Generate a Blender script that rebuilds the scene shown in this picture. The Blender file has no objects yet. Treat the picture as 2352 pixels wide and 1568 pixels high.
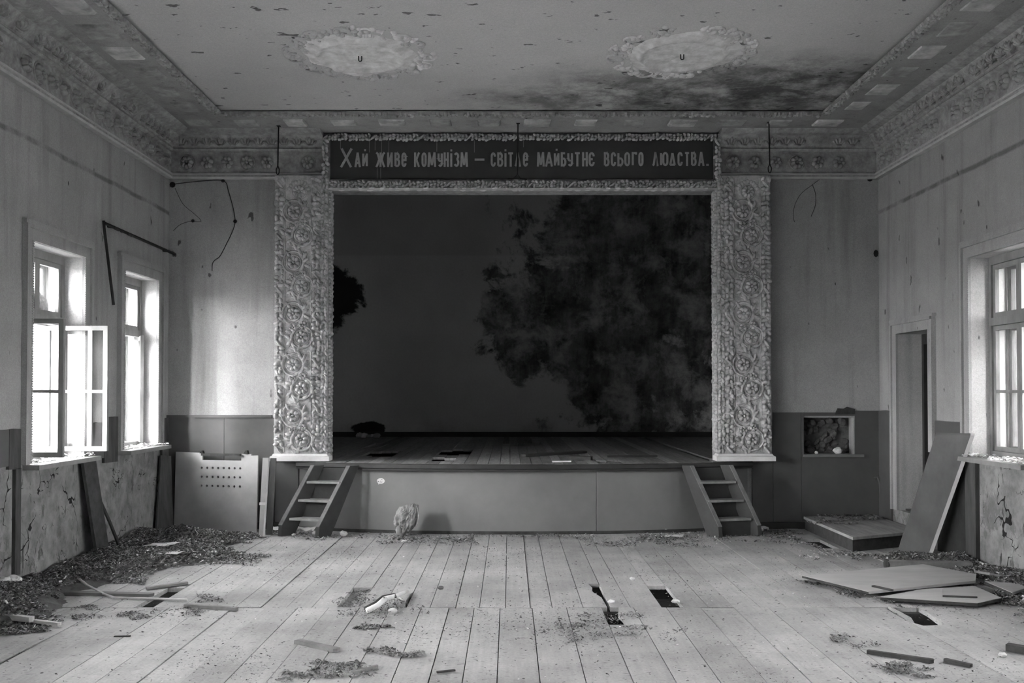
import bpy, bmesh, math, random
from mathutils import Vector, Matrix, noise
R = math.radians
rnd = random.Random(7)
sc = bpy.context.scene
col = sc.collection

# ------------------------------------------------------------------ camera, sky, exposure
F = 2200.0; PITCH = R(1.1); CAMH = 1.6
PX, PY = 1170.0, 784 + 73.8
cd = bpy.data.cameras.new('camera'); cam = bpy.data.objects.new('camera', cd); col.objects.link(cam)
cam.location = (0, 0, CAMH); cam.rotation_euler = (R(90) + PITCH, 0, 0)
cd.sensor_width = 36; cd.lens = F / 2352 * 36; cd.shift_x = 6 / 2352; cd.shift_y = 73.8 / 2352
cd.clip_start = .05; cd.clip_end = 400
sc.camera = cam
w = bpy.data.worlds.new('world'); sc.world = w; w.use_nodes = True
bgn = w.node_tree.nodes['Background']
bgn.inputs[0].default_value = (1, 1, 1, 1); bgn.inputs[1].default_value = 14.0
vs = sc.view_settings
sc.display_settings.display_device = 'sRGB'
vs.view_transform = 'Standard'; vs.look = 'None'; vs.gamma = 1; vs.use_curve_mapping = False
vs.exposure = 2.22
sc.cycles.use_denoising = True
sc.cycles.max_bounces = 8; sc.cycles.diffuse_bounces = 5; sc.cycles.transparent_max_bounces = 16
sc.cycles.sample_clamp_indirect = 8

# low sun veiled by thin cloud, coming in through the left windows from behind the camera
sl = bpy.data.lights.new('veiled_sun', 'SUN'); sl.energy = 9; sl.angle = R(38); so = bpy.data.objects.new('veiled_sun', sl); col.objects.link(so)
so.rotation_euler = Vector((.67, .74, -.24)).to_track_quat('-Z', 'Y').to_euler()

# room
XL, XR, YB, YF = -4.02, 4.36, 11.28, -3.2
TH = .5                      # side wall thickness
ZB = 4.635                   # ceiling border band
ZTOP = 5.2
SX0, SX1, SZ0, SZ1 = -2.11, 2.42, .80, 3.965      # stage opening
YP = 11.10                   # portal front plane
WINS_L = [(9.94, 10.89), (8.02, 9.0), (6.1, 7.07), (4.2, 5.16), (2.3, 3.26), (.4, 1.36)]
WINS_R = [(8.02, 9.03), (6.1, 7.06), (4.2, 5.16), (2.3, 3.26), (.4, 1.36)]
WZ0, WZ1 = 1.0, 2.87
DOOR = (9.92, 10.73, .28, 2.25)

# daylight portals: guide the sky's light through the window openings
def sky_portal(x, y0, y1, z0, z1, s):
    ld = bpy.data.lights.new('sky_portal', 'AREA'); ld.shape = 'RECTANGLE'
    ld.size = y1 - y0; ld.size_y = z1 - z0; ld.cycles.is_portal = True
    o = bpy.data.objects.new('sky_portal', ld); col.objects.link(o)
    o.location = (x, (y0 + y1) / 2, (z0 + z1) / 2)
    d = Vector((-s, 0, 0)); o.rotation_euler = d.to_track_quat('-Z', 'Z').to_euler()
for a, b in WINS_L: sky_portal(XL - TH - .02, a, b, WZ0, WZ1, -1)
for a, b in WINS_R: sky_portal(XR + TH + .02, a, b, WZ0, WZ1, 1)

# ------------------------------------------------------------------ measuring helpers (points on real planes)
def ray(u, v):
    xc, yc = (u - PX) / F, -(v - PY) / F
    return Vector((xc, math.cos(PITCH) - yc * math.sin(PITCH), math.sin(PITCH) + yc * math.cos(PITCH)))
def on_z(u, v, z=0.0):
    d = ray(u, v); t = (z - CAMH) / d.z; return Vector((d.x * t, d.y * t, z))
def on_y(u, v, y):
    d = ray(u, v); t = y / d.y; return Vector((d.x * t, y, CAMH + d.z * t))
def on_x(u, v, x):
    d = ray(u, v); t = x / d.x; return Vector((x, d.y * t, CAMH + d.z * t))

# ------------------------------------------------------------------ mesh builder
class MB:
    def __init__(s): s.v = []; s.f = []
    def add(s, vs_, fs):
        b = len(s.v); s.v += [tuple(p) for p in vs_]; s.f += [tuple(b + i for i in f) for f in fs]; return s
    def box(s, x0, y0, z0, x1, y1, z1):
        return s.add([(x0, y0, z0), (x1, y0, z0), (x1, y1, z0), (x0, y1, z0), (x0, y0, z1), (x1, y0, z1), (x1, y1, z1), (x0, y1, z1)],
              [(3, 2, 1, 0), (4, 5, 6, 7), (0, 1, 5, 4), (1, 2, 6, 5), (2, 3, 7, 6), (3, 0, 4, 7)])
    def prism(s, pts, ext):
        """polygon pts (3D), extruded by vector ext"""
        n = len(pts); ext = Vector(ext); pts = [Vector(p) for p in pts]
        s.add(pts + [p + ext for p in pts], [tuple(range(n - 1, -1, -1)), tuple(range(n, 2 * n))] +
              [(i, (i + 1) % n, n + (i + 1) % n, n + i) for i in range(n)]); return s
    def loft(s, rings, closed=True, caps=True):
        n = len(rings[0]); b = len(s.v)
        for r_ in rings: s.v += [tuple(p) for p in r_]
        for k in range(len(rings) - 1):
            for i in range(n if closed else n - 1):
                j = (i + 1) % n
                s.f.append((b + k * n + i, b + k * n + j, b + (k + 1) * n + j, b + (k + 1) * n + i))
        if caps and closed:
            s.f.append(tuple(b + i for i in range(n - 1, -1, -1)))
            s.f.append(tuple(b + (len(rings) - 1) * n + i for i in range(n)))
        return s
    def tube(s, pts, r, n=6, caps=True):
        pts = [Vector(p) for p in pts]; rings = []
        rs = r if isinstance(r, (list, tuple)) else [r] * len(pts)
        up = None
        for i, p in enumerate(pts):
            t = (pts[min(i + 1, len(pts) - 1)] - pts[max(i - 1, 0)]).normalized()
            if up is None: up = Vector((0, 0, 1)) if abs(t.z) < .9 else Vector((1, 0, 0))
            a = (up - t * up.dot(t)).normalized(); up = a; b_ = t.cross(a)
            rings.append([p + (a * math.cos(2 * math.pi * k / n) + b_ * math.sin(2 * math.pi * k / n)) * rs[i] for k in range(n)])
        return s.loft(rings, True, caps)
    def blob(s, c, ax, ay, az, n=6, m=3, half=False):
        """ellipsoid with axis vectors; half = only the +az side"""
        c, ax, ay, az = Vector(c), Vector(ax), Vector(ay), Vector(az)
        b = len(s.v); lo = 0 if half else -m + 1
        rows = list(range(lo, m))
        for j in rows:
            t = j / m * math.pi / 2
            for i in range(n):
                a = 2 * math.pi * i / n
                s.v.append(tuple(c + (ax * math.cos(a) + ay * math.sin(a)) * math.cos(t) + az * math.sin(t)))
        top = len(s.v); s.v.append(tuple(c + az))
        for k in range(len(rows) - 1):
            for i in range(n):
                j = (i + 1) % n; s.f.append((b + k * n + i, b + k * n + j, b + (k + 1) * n + j, b + (k + 1) * n + i))
        k = len(rows) - 1
        for i in range(n): s.f.append((b + k * n + i, b + k * n + (i + 1) % n, top))
        if not half:
            bot = len(s.v); s.v.append(tuple(c - az))
            for i in range(n): s.f.append((b + (i + 1) % n, b + i, bot))
        return s
    def torus(s, c, ax, ay, az, r1, r2, n=16, m=5, flat=1.0, a0=0, a1=2 * math.pi):
        c, ax, ay, az = Vector(c), Vector(ax), Vector(ay), Vector(az); rings = []
        full = abs(a1 - a0 - 2 * math.pi) < 1e-6
        for i in range(n if full else n + 1):
            a = a0 + (a1 - a0) * i / n; d = ax * math.cos(a) + ay * math.sin(a)
            rings.append([c + d * (r1 + r2 * math.cos(2 * math.pi * k / m)) + az * (r2 * flat * math.sin(2 * math.pi * k / m)) for k in range(m)])
        if full: rings.append(rings[0])
        return s.loft(rings, True, not full)
    def obj(s, name, mat, parent=None, smooth=False):
        off = parent.location.copy() if parent else Vector((0, 0, 0))
        if parent and parent.parent: off = off + parent.parent.location
        me = bpy.data.meshes.new(name)
        me.from_pydata([tuple(Vector(p) - off) for p in s.v], [], s.f); me.update()
        if smooth:
            for p in me.polygons: p.use_smooth = True
        if mat: me.materials.append(mat)
        o = bpy.data.objects.new(name, me); col.objects.link(o)
        if parent: o.parent = parent
        return o
def place(name, me, parent, loc, rot=(0, 0, 0), sca=(1, 1, 1)):
    o = bpy.data.objects.new(name, me); col.objects.link(o); o.location = loc; o.rotation_euler = rot; o.scale = sca
    if parent: o.parent = parent
    return o
def tag(o, label=None, cat=None, group=None, kind=None):
    if label: o['label'] = label
    if cat: o['category'] = cat
    if group: o['group'] = group
    if kind: o['kind'] = kind
    return o
def thing(name, label, cat, loc=(0, 0, 0), group=None):
    o = bpy.data.objects.new(name, None); o.empty_display_size = .1; col.objects.link(o); o.location = loc
    return tag(o, label, cat, group)
def struct(o): o['kind'] = 'structure'; return o
def stuff(o): o['kind'] = 'stuff'; return o

# ------------------------------------------------------------------ materials (all neutral grey: the place reads black and white)
class NT:
    def __init__(s, name):
        s.m = bpy.data.materials.new(name); s.m.use_nodes = True; s.t = s.m.node_tree; s.n = s.t.nodes; s.l = s.t.links
        s.b = s.n['Principled BSDF']; s.out = s.n['Material Output']
        s.pos = s.n.new('ShaderNodeNewGeometry').outputs['Position']
    def N(s, typ, **kw):
        n = s.n.new(typ)
        for k, v in kw.items(): setattr(n, k, v)
        return n
    def set(s, sock, v):
        if isinstance(v, (int, float)): sock.default_value = v
        elif isinstance(v, (tuple, list)): sock.default_value = v
        else: s.l.new(v, sock)
    def math(s, op, a, b=0.0, c=None, clamp=False):
        n = s.N('ShaderNodeMath', operation=op, use_clamp=clamp); s.set(n.inputs[0], a); s.set(n.inputs[1], b)
        if c is not None: s.set(n.inputs[2], c)
        return n.outputs[0]
    def scale(s, vec, k):
        n = s.N('ShaderNodeVectorMath', operation='MULTIPLY'); s.l.new(vec, n.inputs[0]); n.inputs[1].default_value = k; return n.outputs[0]
    def noise(s, sc_, det=4, rough=.6, vec=None, dist=0.0):
        n = s.N('ShaderNodeTexNoise'); s.l.new(vec or s.pos, n.inputs['Vector'])
        n.inputs['Scale'].default_value = sc_; n.inputs['Detail'].default_value = det; n.inputs['Roughness'].default_value = rough
        n.inputs['Distortion'].default_value = dist
        return n.outputs['Fac']
    def ramp(s, v, a, b, x=0.0, y=1.0):
        n = s.N('ShaderNodeMapRange'); n.clamp = True; s.set(n.inputs[0], v)
        for i, k in enumerate((a, b, x, y)): n.inputs[i + 1].default_value = k
        return n.outputs[0]
    def sep(s, vec=None):
        n = s.N('ShaderNodeSeparateXYZ'); s.l.new(vec or s.pos, n.inputs[0]); return n.outputs
    def mix(s, a, b, f): # a*(1-f)+b*f on scalars
        n = s.N('ShaderNodeMix'); s.set(n.inputs[0], f); s.set(n.inputs[2], a); s.set(n.inputs[3], b); return n.outputs[0]
    def grey(s, v):
        n = s.N('ShaderNodeCombineColor')
        for i in range(3): s.set(n.inputs[i], v)
        s.l.new(n.outputs[0], s.b.inputs['Base Color'])
    def bump(s, h, st=.3, dist=.01):
        n = s.N('ShaderNodeBump'); n.inputs['Strength'].default_value = st; n.inputs['Distance'].default_value = dist
        s.l.new(h, n.inputs['Height']); s.l.new(n.outputs[0], s.b.inputs['Normal'])
    def fin(s, rough=.85, spec=.25):
        s.b.inputs['Roughness'].default_value = rough; s.b.inputs['Specular IOR Level'].default_value = spec; return s.m
    def voro_edge(s, sc_, vec=None, rand=1.0):
        n = s.N('ShaderNodeTexVoronoi', feature='DISTANCE_TO_EDGE'); s.l.new(vec or s.pos, n.inputs['Vector'])
        n.inputs['Scale'].default_value = sc_; n.inputs['Randomness'].default_value = rand; return n.outputs['Distance']
    def warp(s, amt, sc_):
        n = s.N('ShaderNodeTexNoise'); s.l.new(s.pos, n.inputs['Vector']); n.inputs['Scale'].default_value = sc_; n.inputs['Detail'].default_value = 3
        a = s.N('ShaderNodeVectorMath', operation='MULTIPLY_ADD'); s.l.new(n.outputs['Color'], a.inputs[0]); a.inputs[1].default_value = (amt,) * 3
        s.l.new(s.pos, a.inputs[2]); return a.outputs[0]

def mat_simple(name, base, var=.25, sc_=6, rough=.85, bump=.25, stretch=None, island=0.0, objr=0.0, spec=.25, bsc=None):
    t = NT(name); vec = t.scale(t.pos, stretch) if stretch else None
    n1 = t.noise(sc_, 5, .65, vec)
    v = t.ramp(n1, .25, .75, base * (1 - var), base * (1 + var))
    if island:
        g = t.N('ShaderNodeNewGeometry').outputs['Random Per Island']; v = t.math('MULTIPLY', v, t.ramp(g, 0, 1, 1 - island, 1 + island))
    if objr:
        g = t.N('ShaderNodeObjectInfo').outputs['Random']; v = t.math('MULTIPLY', v, t.ramp(g, 0, 1, 1 - objr, 1 + objr))
    t.grey(v)
    if bump: t.bump(t.noise(bsc or sc_ * 5, 4, .6, vec), bump, .008)
    return t.fin(rough, spec)

def mat_plaster(name, base, raw_below=None, spots=True, stains=()):
    t = NT(name); x, y, z = t.sep()
    big = t.noise(.55, 4, .6); mid = t.noise(3.2, 5, .65); fine = t.noise(38, 3, .6)
    v = t.math('MULTIPLY', t.ramp(big, .3, .7, base * .86, base * 1.1), t.ramp(mid, .3, .7, .93, 1.06))
    v = t.math('MULTIPLY', v, t.ramp(fine, .3, .7, .95, 1.04)); v = t.math('MULTIPLY', v, t.ramp(t.noise(130, 2, .7), .25, .75, .80, 1.2))
    st = t.noise(2.2, 3, .6, t.scale(t.pos, (3, 3, .22)))
    v = t.math('MULTIPLY', v, t.ramp(st, .50, .74, 1.0, .74))
    if spots:
        sp = t.noise(9, 2, .5, t.scale(t.pos, (1, 1, .55))); v = t.math('MULTIPLY', v, t.ramp(sp, .715, .745, 1.0, .3))
    h = t.math('ADD', t.math('MULTIPLY', mid, .6), t.math('MULTIPLY', fine, .25))
    if raw_below:
        zl = t.math('ABSOLUTE', t.math('SUBTRACT', t.math('ADD', z, t.math('MULTIPLY', t.noise(1.2, 3), .06)), 3.745))
        ln = t.math('MULTIPLY', t.ramp(zl, .012, .032, 1, 0), t.ramp(t.noise(2.4, 5, .7), .32, .55)); v = t.math('MULTIPLY', v, t.ramp(ln, 0, 1, 1.0, .5))
        ctr = t.warp(.75, 2.6)
        e = t.voro_edge(1.35, ctr); wdt = t.ramp(t.noise(2.3, 4, .7), .5, .78, .0, .03)
        e2 = t.voro_edge(3.1, t.warp(.5, 5.0)); crack = t.math('MAXIMUM', t.math('LESS_THAN', e, wdt), t.math('LESS_THAN', e2, t.ramp(t.noise(1.9, 3), .55, .8, .0, .03)))
        flake = t.ramp(t.noise(3.4, 6, .72, t.scale(t.pos, (1, 1, .8))), .56, .60)
        raw = t.math('MULTIPLY', t.ramp(mid, .25, .75, base * .58, base * .95), t.ramp(t.noise(7, 5, .7), .3, .62, .62, 1.05))
        str_ = t.ramp(t.noise(11, 4, .65, t.scale(t.pos, (1, 1, .35)), .3), .60, .66); raw = t.mix(raw, base * .2, t.math('MULTIPLY', str_, t.ramp(t.noise(1.3, 3), .4, .6)))
        raw = t.mix(raw, base * .33, t.math('MULTIPLY', flake, t.ramp(z, .0, .9, .8, .25)))
        raw = t.mix(raw, .02, crack)
        m = t.ramp(t.math('ADD', z, t.math('MULTIPLY', t.noise(6, 3), .03)), raw_below - .005, raw_below + .01, 1, 0)
        v = t.mix(v, raw, m)
        h = t.math('SUBTRACT', h, t.math('MULTIPLY', m, t.math('ADD', t.math('MULTIPLY', crack, 1.2), t.math('MULTIPLY', flake, .8))))
    for (cx, cy, cz, rx, ry, rz, lo, hi, dark, nsc) in stains:
        dx = t.math('DIVIDE', t.math('SUBTRACT', x, cx), rx); dy = t.math('DIVIDE', t.math('SUBTRACT', y, cy), ry); dz = t.math('DIVIDE', t.math('SUBTRACT', z, cz), rz)
        d2 = t.math('ADD', t.math('ADD', t.math('MULTIPLY', dx, dx), t.math('MULTIPLY', dy, dy)), t.math('MULTIPLY', dz, dz))
        k = t.ramp(t.math('SQRT', d2), .25, 1.0, 1, 0)
        q = t.math('MULTIPLY', k, t.ramp(t.noise(nsc, 6, .68, None, .4), .3, .7))
        v = t.math('MULTIPLY', v, t.ramp(q, lo, hi, 1.0, dark))
    t.grey(v); t.bump(h, .45, .012)
    return t.fin(.9, .15)

def mat_ceiling():
    t = NT('ceiling_paint'); x, y, z = t.sep()
    big = t.noise(.5, 4, .6); fine = t.noise(40, 3, .6); mid = t.noise(4, 5, .6)
    v = t.math('MULTIPLY', t.ramp(big, .3, .7, .375, .465), t.ramp(fine, .3, .7, .95, 1.04)); v = t.math('MULTIPLY', v, t.ramp(t.noise(130, 2, .7), .25, .75, .82, 1.18))
    fl = t.noise(6.5, 3, .55, t.scale(t.pos, (1, 1.6, 1))); v = t.math('MULTIPLY', v, t.ramp(fl, .67, .695, 1.0, .3))
    # old water stain towards the stage, right of the middle
    for (cx, cy, rx, ry, dk) in ((2.2, 9.65, 2.7, 1.35, .4), (1.0, 10.1, 2.2, .8, .5), (3.1, 9.9, 1.6, 1.4, .5)):
        dx = t.math('DIVIDE', t.math('SUBTRACT', x, cx), rx); dy = t.math('DIVIDE', t.math('SUBTRACT', y, cy), ry)
        k = t.ramp(t.math('SQRT', t.math('ADD', t.math('MULTIPLY', dx, dx), t.math('MULTIPLY', dy, dy))), .35, 1.0, 1, 0)
        q = t.math('MULTIPLY', k, t.ramp(t.noise(2.4, 6, .72, None, .15), .30, .66))
        v = t.math('MULTIPLY', v, t.ramp(q, .1, .75, 1.0, dk))
    t.grey(v); t.bump(t.math('ADD', t.math('MULTIPLY', mid, .5), t.math('MULTIPLY', t.ramp(fl, .74, .78), -1.0)), .35, .012)
    return t.fin(.9, .12)

def mat_floor():
    t = NT('floor_paint'); pos = t.pos
    g = t.noise(5, 6, .65, t.scale(pos, (6, .35, 1))); dirt = t.noise(1.1, 6, .62); fine = t.noise(60, 2, .6)
    v = t.ramp(g, .25, .75, .41, .52)
    v = t.math('MULTIPLY', v, t.ramp(dirt, .34, .66, .66, 1.08)); v = t.math('MULTIPLY', v, t.ramp(fine, .3, .72, .86, 1.05))
    rn = t.N('ShaderNodeObjectInfo').outputs['Random']; v = t.math('MULTIPLY', v, t.ramp(rn, 0, 1, .88, 1.08))
    sp = t.noise(26, 3, .6, t.scale(pos, (.6, 1.6, 1))); v = t.math('MULTIPLY', v, t.ramp(sp, .62, .69, 1.0, .42))
    t.grey(v); t.bump(t.math('ADD', g, t.math('MULTIPLY', fine, .4)), .25, .006)
    return t.fin(.75, .3)

def mat_stage_back():
    t = NT('stage_wall_paint'); x, y, z = t.sep()
    base = t.math('MULTIPLY', t.ramp(t.noise(.5, 4), .3, .7, .52, .63), t.ramp(t.noise(30, 3), .3, .7, .94, 1.05))
    base = t.math('MULTIPLY', base, t.ramp(z, 4.03, 4.06, 1.0, .86))
    def ell(cx, cz, rx, rz):
        dx = t.math('DIVIDE', t.math('SUBTRACT', x, cx), rx); dz = t.math('DIVIDE', t.math('SUBTRACT', z, cz), rz)
        return t.math('SQRT', t.math('ADD', t.math('MULTIPLY', dx, dx), t.math('MULTIPLY', dz, dz)))
    n1 = t.noise(1.1, 8, .68, None, .3); n2 = t.noise(2.4, 7, .72); n3 = t.noise(3, 5, .65, t.scale(t.pos, (2.2, 1, .35)))
    d = t.math('MINIMUM', ell(2.0, 3.3, 2.6, 1.9), t.math('MINIMUM', ell(2.3, 1.9, 1.6, 1.7), t.math('MINIMUM', ell(1.1, 2.7, 1.5, 1.2), ell(2.3, 4.9, 2.1, 1.3))))
    m = t.ramp(t.math('ADD', d, t.math('MULTIPLY', t.math('SUBTRACT', n1, .5), 2.6)), .74, .90, 1, 0)
    m = t.math('MULTIPLY', m, t.ramp(t.noise(1.7, 7, .7, None, .2), .36, .52, .25, 1.0))
    dark = t.math('MULTIPLY', t.ramp(n2, .35, .65, .045, .24), t.ramp(n3, .35, .65, .6, 1.35))
    v = t.mix(base, dark, m)
    l = t.math('MINIMUM', ell(-3.2, 3.4, .5, .75), ell(-2.5, .92, .33, .17))
    m2 = t.ramp(t.math('ADD', l, t.math('MULTIPLY', t.math('SUBTRACT', n1, .5), 2.2)), .80, .92, 1, 0)
    v = t.mix(v, .05, m2)
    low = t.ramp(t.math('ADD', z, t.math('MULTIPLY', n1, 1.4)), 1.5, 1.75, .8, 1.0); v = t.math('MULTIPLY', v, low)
    t.grey(v); t.bump(t.math('ADD', t.math('MULTIPLY', m, -.6), t.math('MULTIPLY', n2, .4)), .5, .02)
    return t.fin(.9, .12)

def mat_ornament(name, base):
    t = NT(name); n = t.noise(14, 6, .68); d = t.noise(2.0, 4)
    ao = t.N('ShaderNodeNewGeometry').outputs['Pointiness']
    v = t.math('MULTIPLY', t.ramp(n, .28, .7, base * .55, base * 1.2), t.ramp(d, .3, .7, .85, 1.1))
    t.grey(v); t.bump(t.noise(55, 4, .65), .6, .01); return t.fin(.92, .12)

def mat_glass():
    t = NT('window_glass'); t.n.remove(t.b)
    tr = t.N('ShaderNodeBsdfTransparent'); gl = t.N('ShaderNodeBsdfGlossy'); df = t.N('ShaderNodeBsdfDiffuse')
    tr.inputs[0].default_value = (.96, .96, .96, 1); gl.inputs['Roughness'].default_value = .03; df.inputs[0].default_value = (.5, .5, .5, 1)
    lw = t.N('ShaderNodeLayerWeight'); lw.inputs[0].default_value = .5; fr = t.math('ADD', .035, t.math('MULTIPLY', t.math('POWER', lw.outputs['Facing'], 5.0), .7))
    m1 = t.N('ShaderNodeMixShader'); m2 = t.N('ShaderNodeMixShader')
    t.l.new(fr, m1.inputs[0]); t.l.new(tr.outputs[0], m1.inputs[1]); t.l.new(gl.outputs[0], m1.inputs[2])
    t.l.new(t.ramp(t.noise(3, 5, .7), .5, .85, 0.0, .05), m2.inputs[0]); t.l.new(m1.outputs[0], m2.inputs[1]); t.l.new(df.outputs[0], m2.inputs[2])
    t.l.new(m2.outputs[0], t.out.inputs[0]); return t.m

def mat_birch():
    t = NT('birch_bark'); n = t.noise(7, 3, .6, t.scale(t.pos, (1, 1, 1)))
    v = t.ramp(t.noise(20, 3, .6, t.scale(t.pos, (2.5, .5, .5))), .62, .68, .8, .06); v = t.math('MULTIPLY', v, t.ramp(n, .3, .7, .85, 1.05))
    t.grey(v); return t.fin(.8, .2)

M = {}
M['wall'] = mat_plaster('wall_plaster', .36, raw_below=None, stains=())
M['side'] = mat_plaster('side_wall_plaster', .34, raw_below=1.02)
M['reveal'] = mat_plaster('reveal_plaster', .46)
M['ceil'] = mat_ceiling()
M['band'] = mat_plaster('ceiling_band_paint', .30, spots=True)
M['block'] = mat_plaster('pale_block_plaster', .60)
M['bblock'] = mat_simple('peeled_block_plaster', .36, .5, 7, .9, .4, objr=.22)
M['floor'] = mat_floor()
M['stageback'] = mat_stage_back()
M['orn'] = mat_ornament('carved_plaster', .50)
M['orn2'] = mat_ornament('frieze_plaster', .36)
M['plinth'] = mat_simple('pale_plinth_plaster', .66, .12, 8)
M['fillet'] = mat_simple('fillet_plaster', .44, .15, 10)
M['dado'] = mat_simple('dado_paint', .09, .2, 2.5, .55, .12, spec=.4)
M['dadodark'] = mat_simple('old_dark_board', .07, .5, 5, .75, .5, stretch=(3, 3, .5))
M['front'] = mat_simple('stage_front_paint', .20, .16, 1.6, .6, .1, spec=.35)
M['wood'] = mat_simple('dark_painted_wood', .038, .3, 6, .6, .25, spec=.35)
M['woodedge'] = mat_simple('worn_tread_wood', .22, .3, 9, .7, .25)
M['stagefloor'] = mat_simple('stage_board_wood', .22, .35, 7, .75, .3, stretch=(5, .5, 1), objr=.3)
M['platf'] = mat_simple('platform_board_wood', .34, .3, 5, .8, .3, stretch=(4, .6, 1), objr=.12)
M['rose'] = mat_simple('weathered_rose_plaster', .53, .34, 9, .9, .9, bsc=16)
M['edge'] = mat_simple('pale_stringer_edge', .15, .3, 9, .7, .2)
M['void'] = mat_simple('dark_earth', .03, .4, 6, .95, .3)
M['sign'] = mat_simple('sign_board_paint', .045, .15, 3, .6, .08)
M['letter'] = mat_simple('letter_paint', .30, .16, 30, .7, .05)
M['winwood'] = mat_simple('white_window_paint', .24, .22, 9, .6, .3, stretch=(1, 1, .4))
M['glass'] = mat_glass()
M['litter'] = mat_simple('leaf_litter', .17, .4, 8, .9, .3, island=.8)
M['rubble'] = mat_simple('rubble_dust', .12, .5, 9, .95, .8, bsc=30)
M['chip'] = mat_simple('plaster_chip', .55, .25, 12, .9, .3, island=.4)
M['flake'] = mat_simple('paint_flake', .62, .3, 12, .85, .3, island=.35)
M['iron'] = mat_simple('black_iron', .018, .3, 8, .6, .1)
M['ply'] = mat_simple('dusty_plywood', .44, .14, 2.2, .8, .12, stretch=(1, 3, 1))
M['plyedge'] = mat_simple('dark_board_edge', .06, .4, 12, .85, .3)
M['panel'] = mat_simple('pale_panel_paint', .40, .15, 4, .6, .12, spec=.35)
M['stick'] = mat_simple('grey_stick_wood', .22, .35, 9, .8, .3)
M['palestick'] = mat_simple('pale_stick_wood', .5, .2, 9, .75, .2)
M['birch'] = mat_birch()
M['paper'] = mat_simple('paper', .72, .1, 14, .9, .2)
M['brick'] = mat_simple('broken_masonry', .10, .6, 9, .95, .9, bsc=20)
M['ledge'] = mat_simple('ledge_paint', .2, .2, 6, .8, .2)
M['board'] = mat_simple('leaning_board_wood', .16, .25, 3, .75, .15, stretch=(2, 2, .6))
M['boardedge'] = mat_simple('pale_board_edge', .55, .15, 6, .7, .1)
M['ground'] = mat_simple('outside_ground', .34, .2, .6, .95, 0)
M['cloth'] = mat_simple('grey_stuffing', .2, .55, 20, .95, .9)
M['bag'] = mat_simple('crumpled_bag', .20, .35, 22, .55, .7, spec=.5, bsc=40)

# ------------------------------------------------------------------ the shell
def wall_grid(name, axis, c0, c1, us, zs, holes, mat):
    """a wall slab between c0 (room face) and c1, lying across AXIS; holes = (u0,u1,z0,z1)"""
    us = sorted(set([round(u, 4) for u in us] + [round(h[i], 4) for h in holes for i in (0, 1)]))
    zs = sorted(set([round(z, 4) for z in zs] + [round(h[i], 4) for h in holes for i in (2, 3)]))
    nu, nz = len(us), len(zs)
    P = lambda c, u, z: (c, u, z) if axis == 'x' else (u, c, z)
    v = [P(c, u, z) for c in (c0, c1) for u in us for z in zs]
    I = lambda k, i, j: k * nu * nz + i * nz + j
    solid = lambda i, j: 0 <= i < nu - 1 and 0 <= j < nz - 1 and not any(
        h[0] - 1e-4 <= us[i] and us[i + 1] <= h[1] + 1e-4 and h[2] - 1e-4 <= zs[j] and zs[j + 1] <= h[3] + 1e-4 for h in holes)
    f = []
    for i in range(nu - 1):
        for j in range(nz - 1):
            if not solid(i, j): continue
            f.append((I(0, i, j), I(0, i + 1, j), I(0, i + 1, j + 1), I(0, i, j + 1)))
            f.append((I(1, i, j), I(1, i, j + 1), I(1, i + 1, j + 1), I(1, i + 1, j)))
            for (di, dj, a, b) in ((-1, 0, (i, j), (i, j + 1)), (1, 0, (i + 1, j + 1), (i + 1, j)), (0, -1, (i + 1, j), (i, j)), (0, 1, (i, j + 1), (i + 1, j + 1))):
                if not solid(i + di, j + dj): f.append((I(0, *a), I(0, *b), I(1, *b), I(1, *a)))
    m = MB(); m.v = v; m.f = f
    o = m.obj(name, mat); me = o.data
    bm = bmesh.new(); bm.from_mesh(me); bmesh.ops.recalc_face_normals(bm, faces=bm.faces)
    bmesh.ops.delete(bm, geom=[q for q in bm.verts if not q.link_faces], context='VERTS'); bm.to_mesh(me); bm.free()
    return struct(o)
wl = wall_grid('wall_left', 'x', XL, XL - TH, [YF, YB + .3], [-.3, ZTOP], [(a, b, WZ0, WZ1) for a, b in WINS_L], M['side'])
wr = wall_grid('wall_right', 'x', XR, XR + TH, [YF, YB + .3], [-.3, ZTOP], [(a, b, WZ0, WZ1) for a, b in WINS_R] + [DOOR], M['side'])
wb = wall_grid('wall_back', 'y', YB, YB + .16, [XL, XR], [-.3, ZTOP], [(SX0, SX1, SZ0 - .1, SZ1), (3.46, 4.05, .87, 1.30)], M['wall'])
wf = wall_grid('wall_front', 'y', YF, YF - .3, [XL - TH, XR + TH], [-.3, ZTOP], [], M['wall'])
# reveals of the window and door openings carry a paler lining
def lining(parent, x0, x1, y0, y1, z0, z1):
    e = .004; m = MB()
    m.add([(x0, y0 + e, z0), (x1, y0 + e, z0), (x1, y0 + e, z1 - e), (x0, y0 + e, z1 - e), (x0, y1 - e, z0), (x1, y1 - e, z0), (x1, y1 - e, z1 - e), (x0, y1 - e, z1 - e)],
          [(0, 1, 2, 3), (4, 7, 6, 5), (3, 2, 6, 7)])
    m.obj('reveal_lining', M['reveal'], parent)
for a, b in WINS_L: lining(wl, XL + .004, XL - TH, a, b, WZ0, WZ1)
for a, b in WINS_R: lining(wr, XR - .004, XR + TH, a, b, WZ0, WZ1)
lining(wr, XR - .004, XR + .26, DOOR[0], DOOR[1], DOOR[2], DOOR[3])

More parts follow.
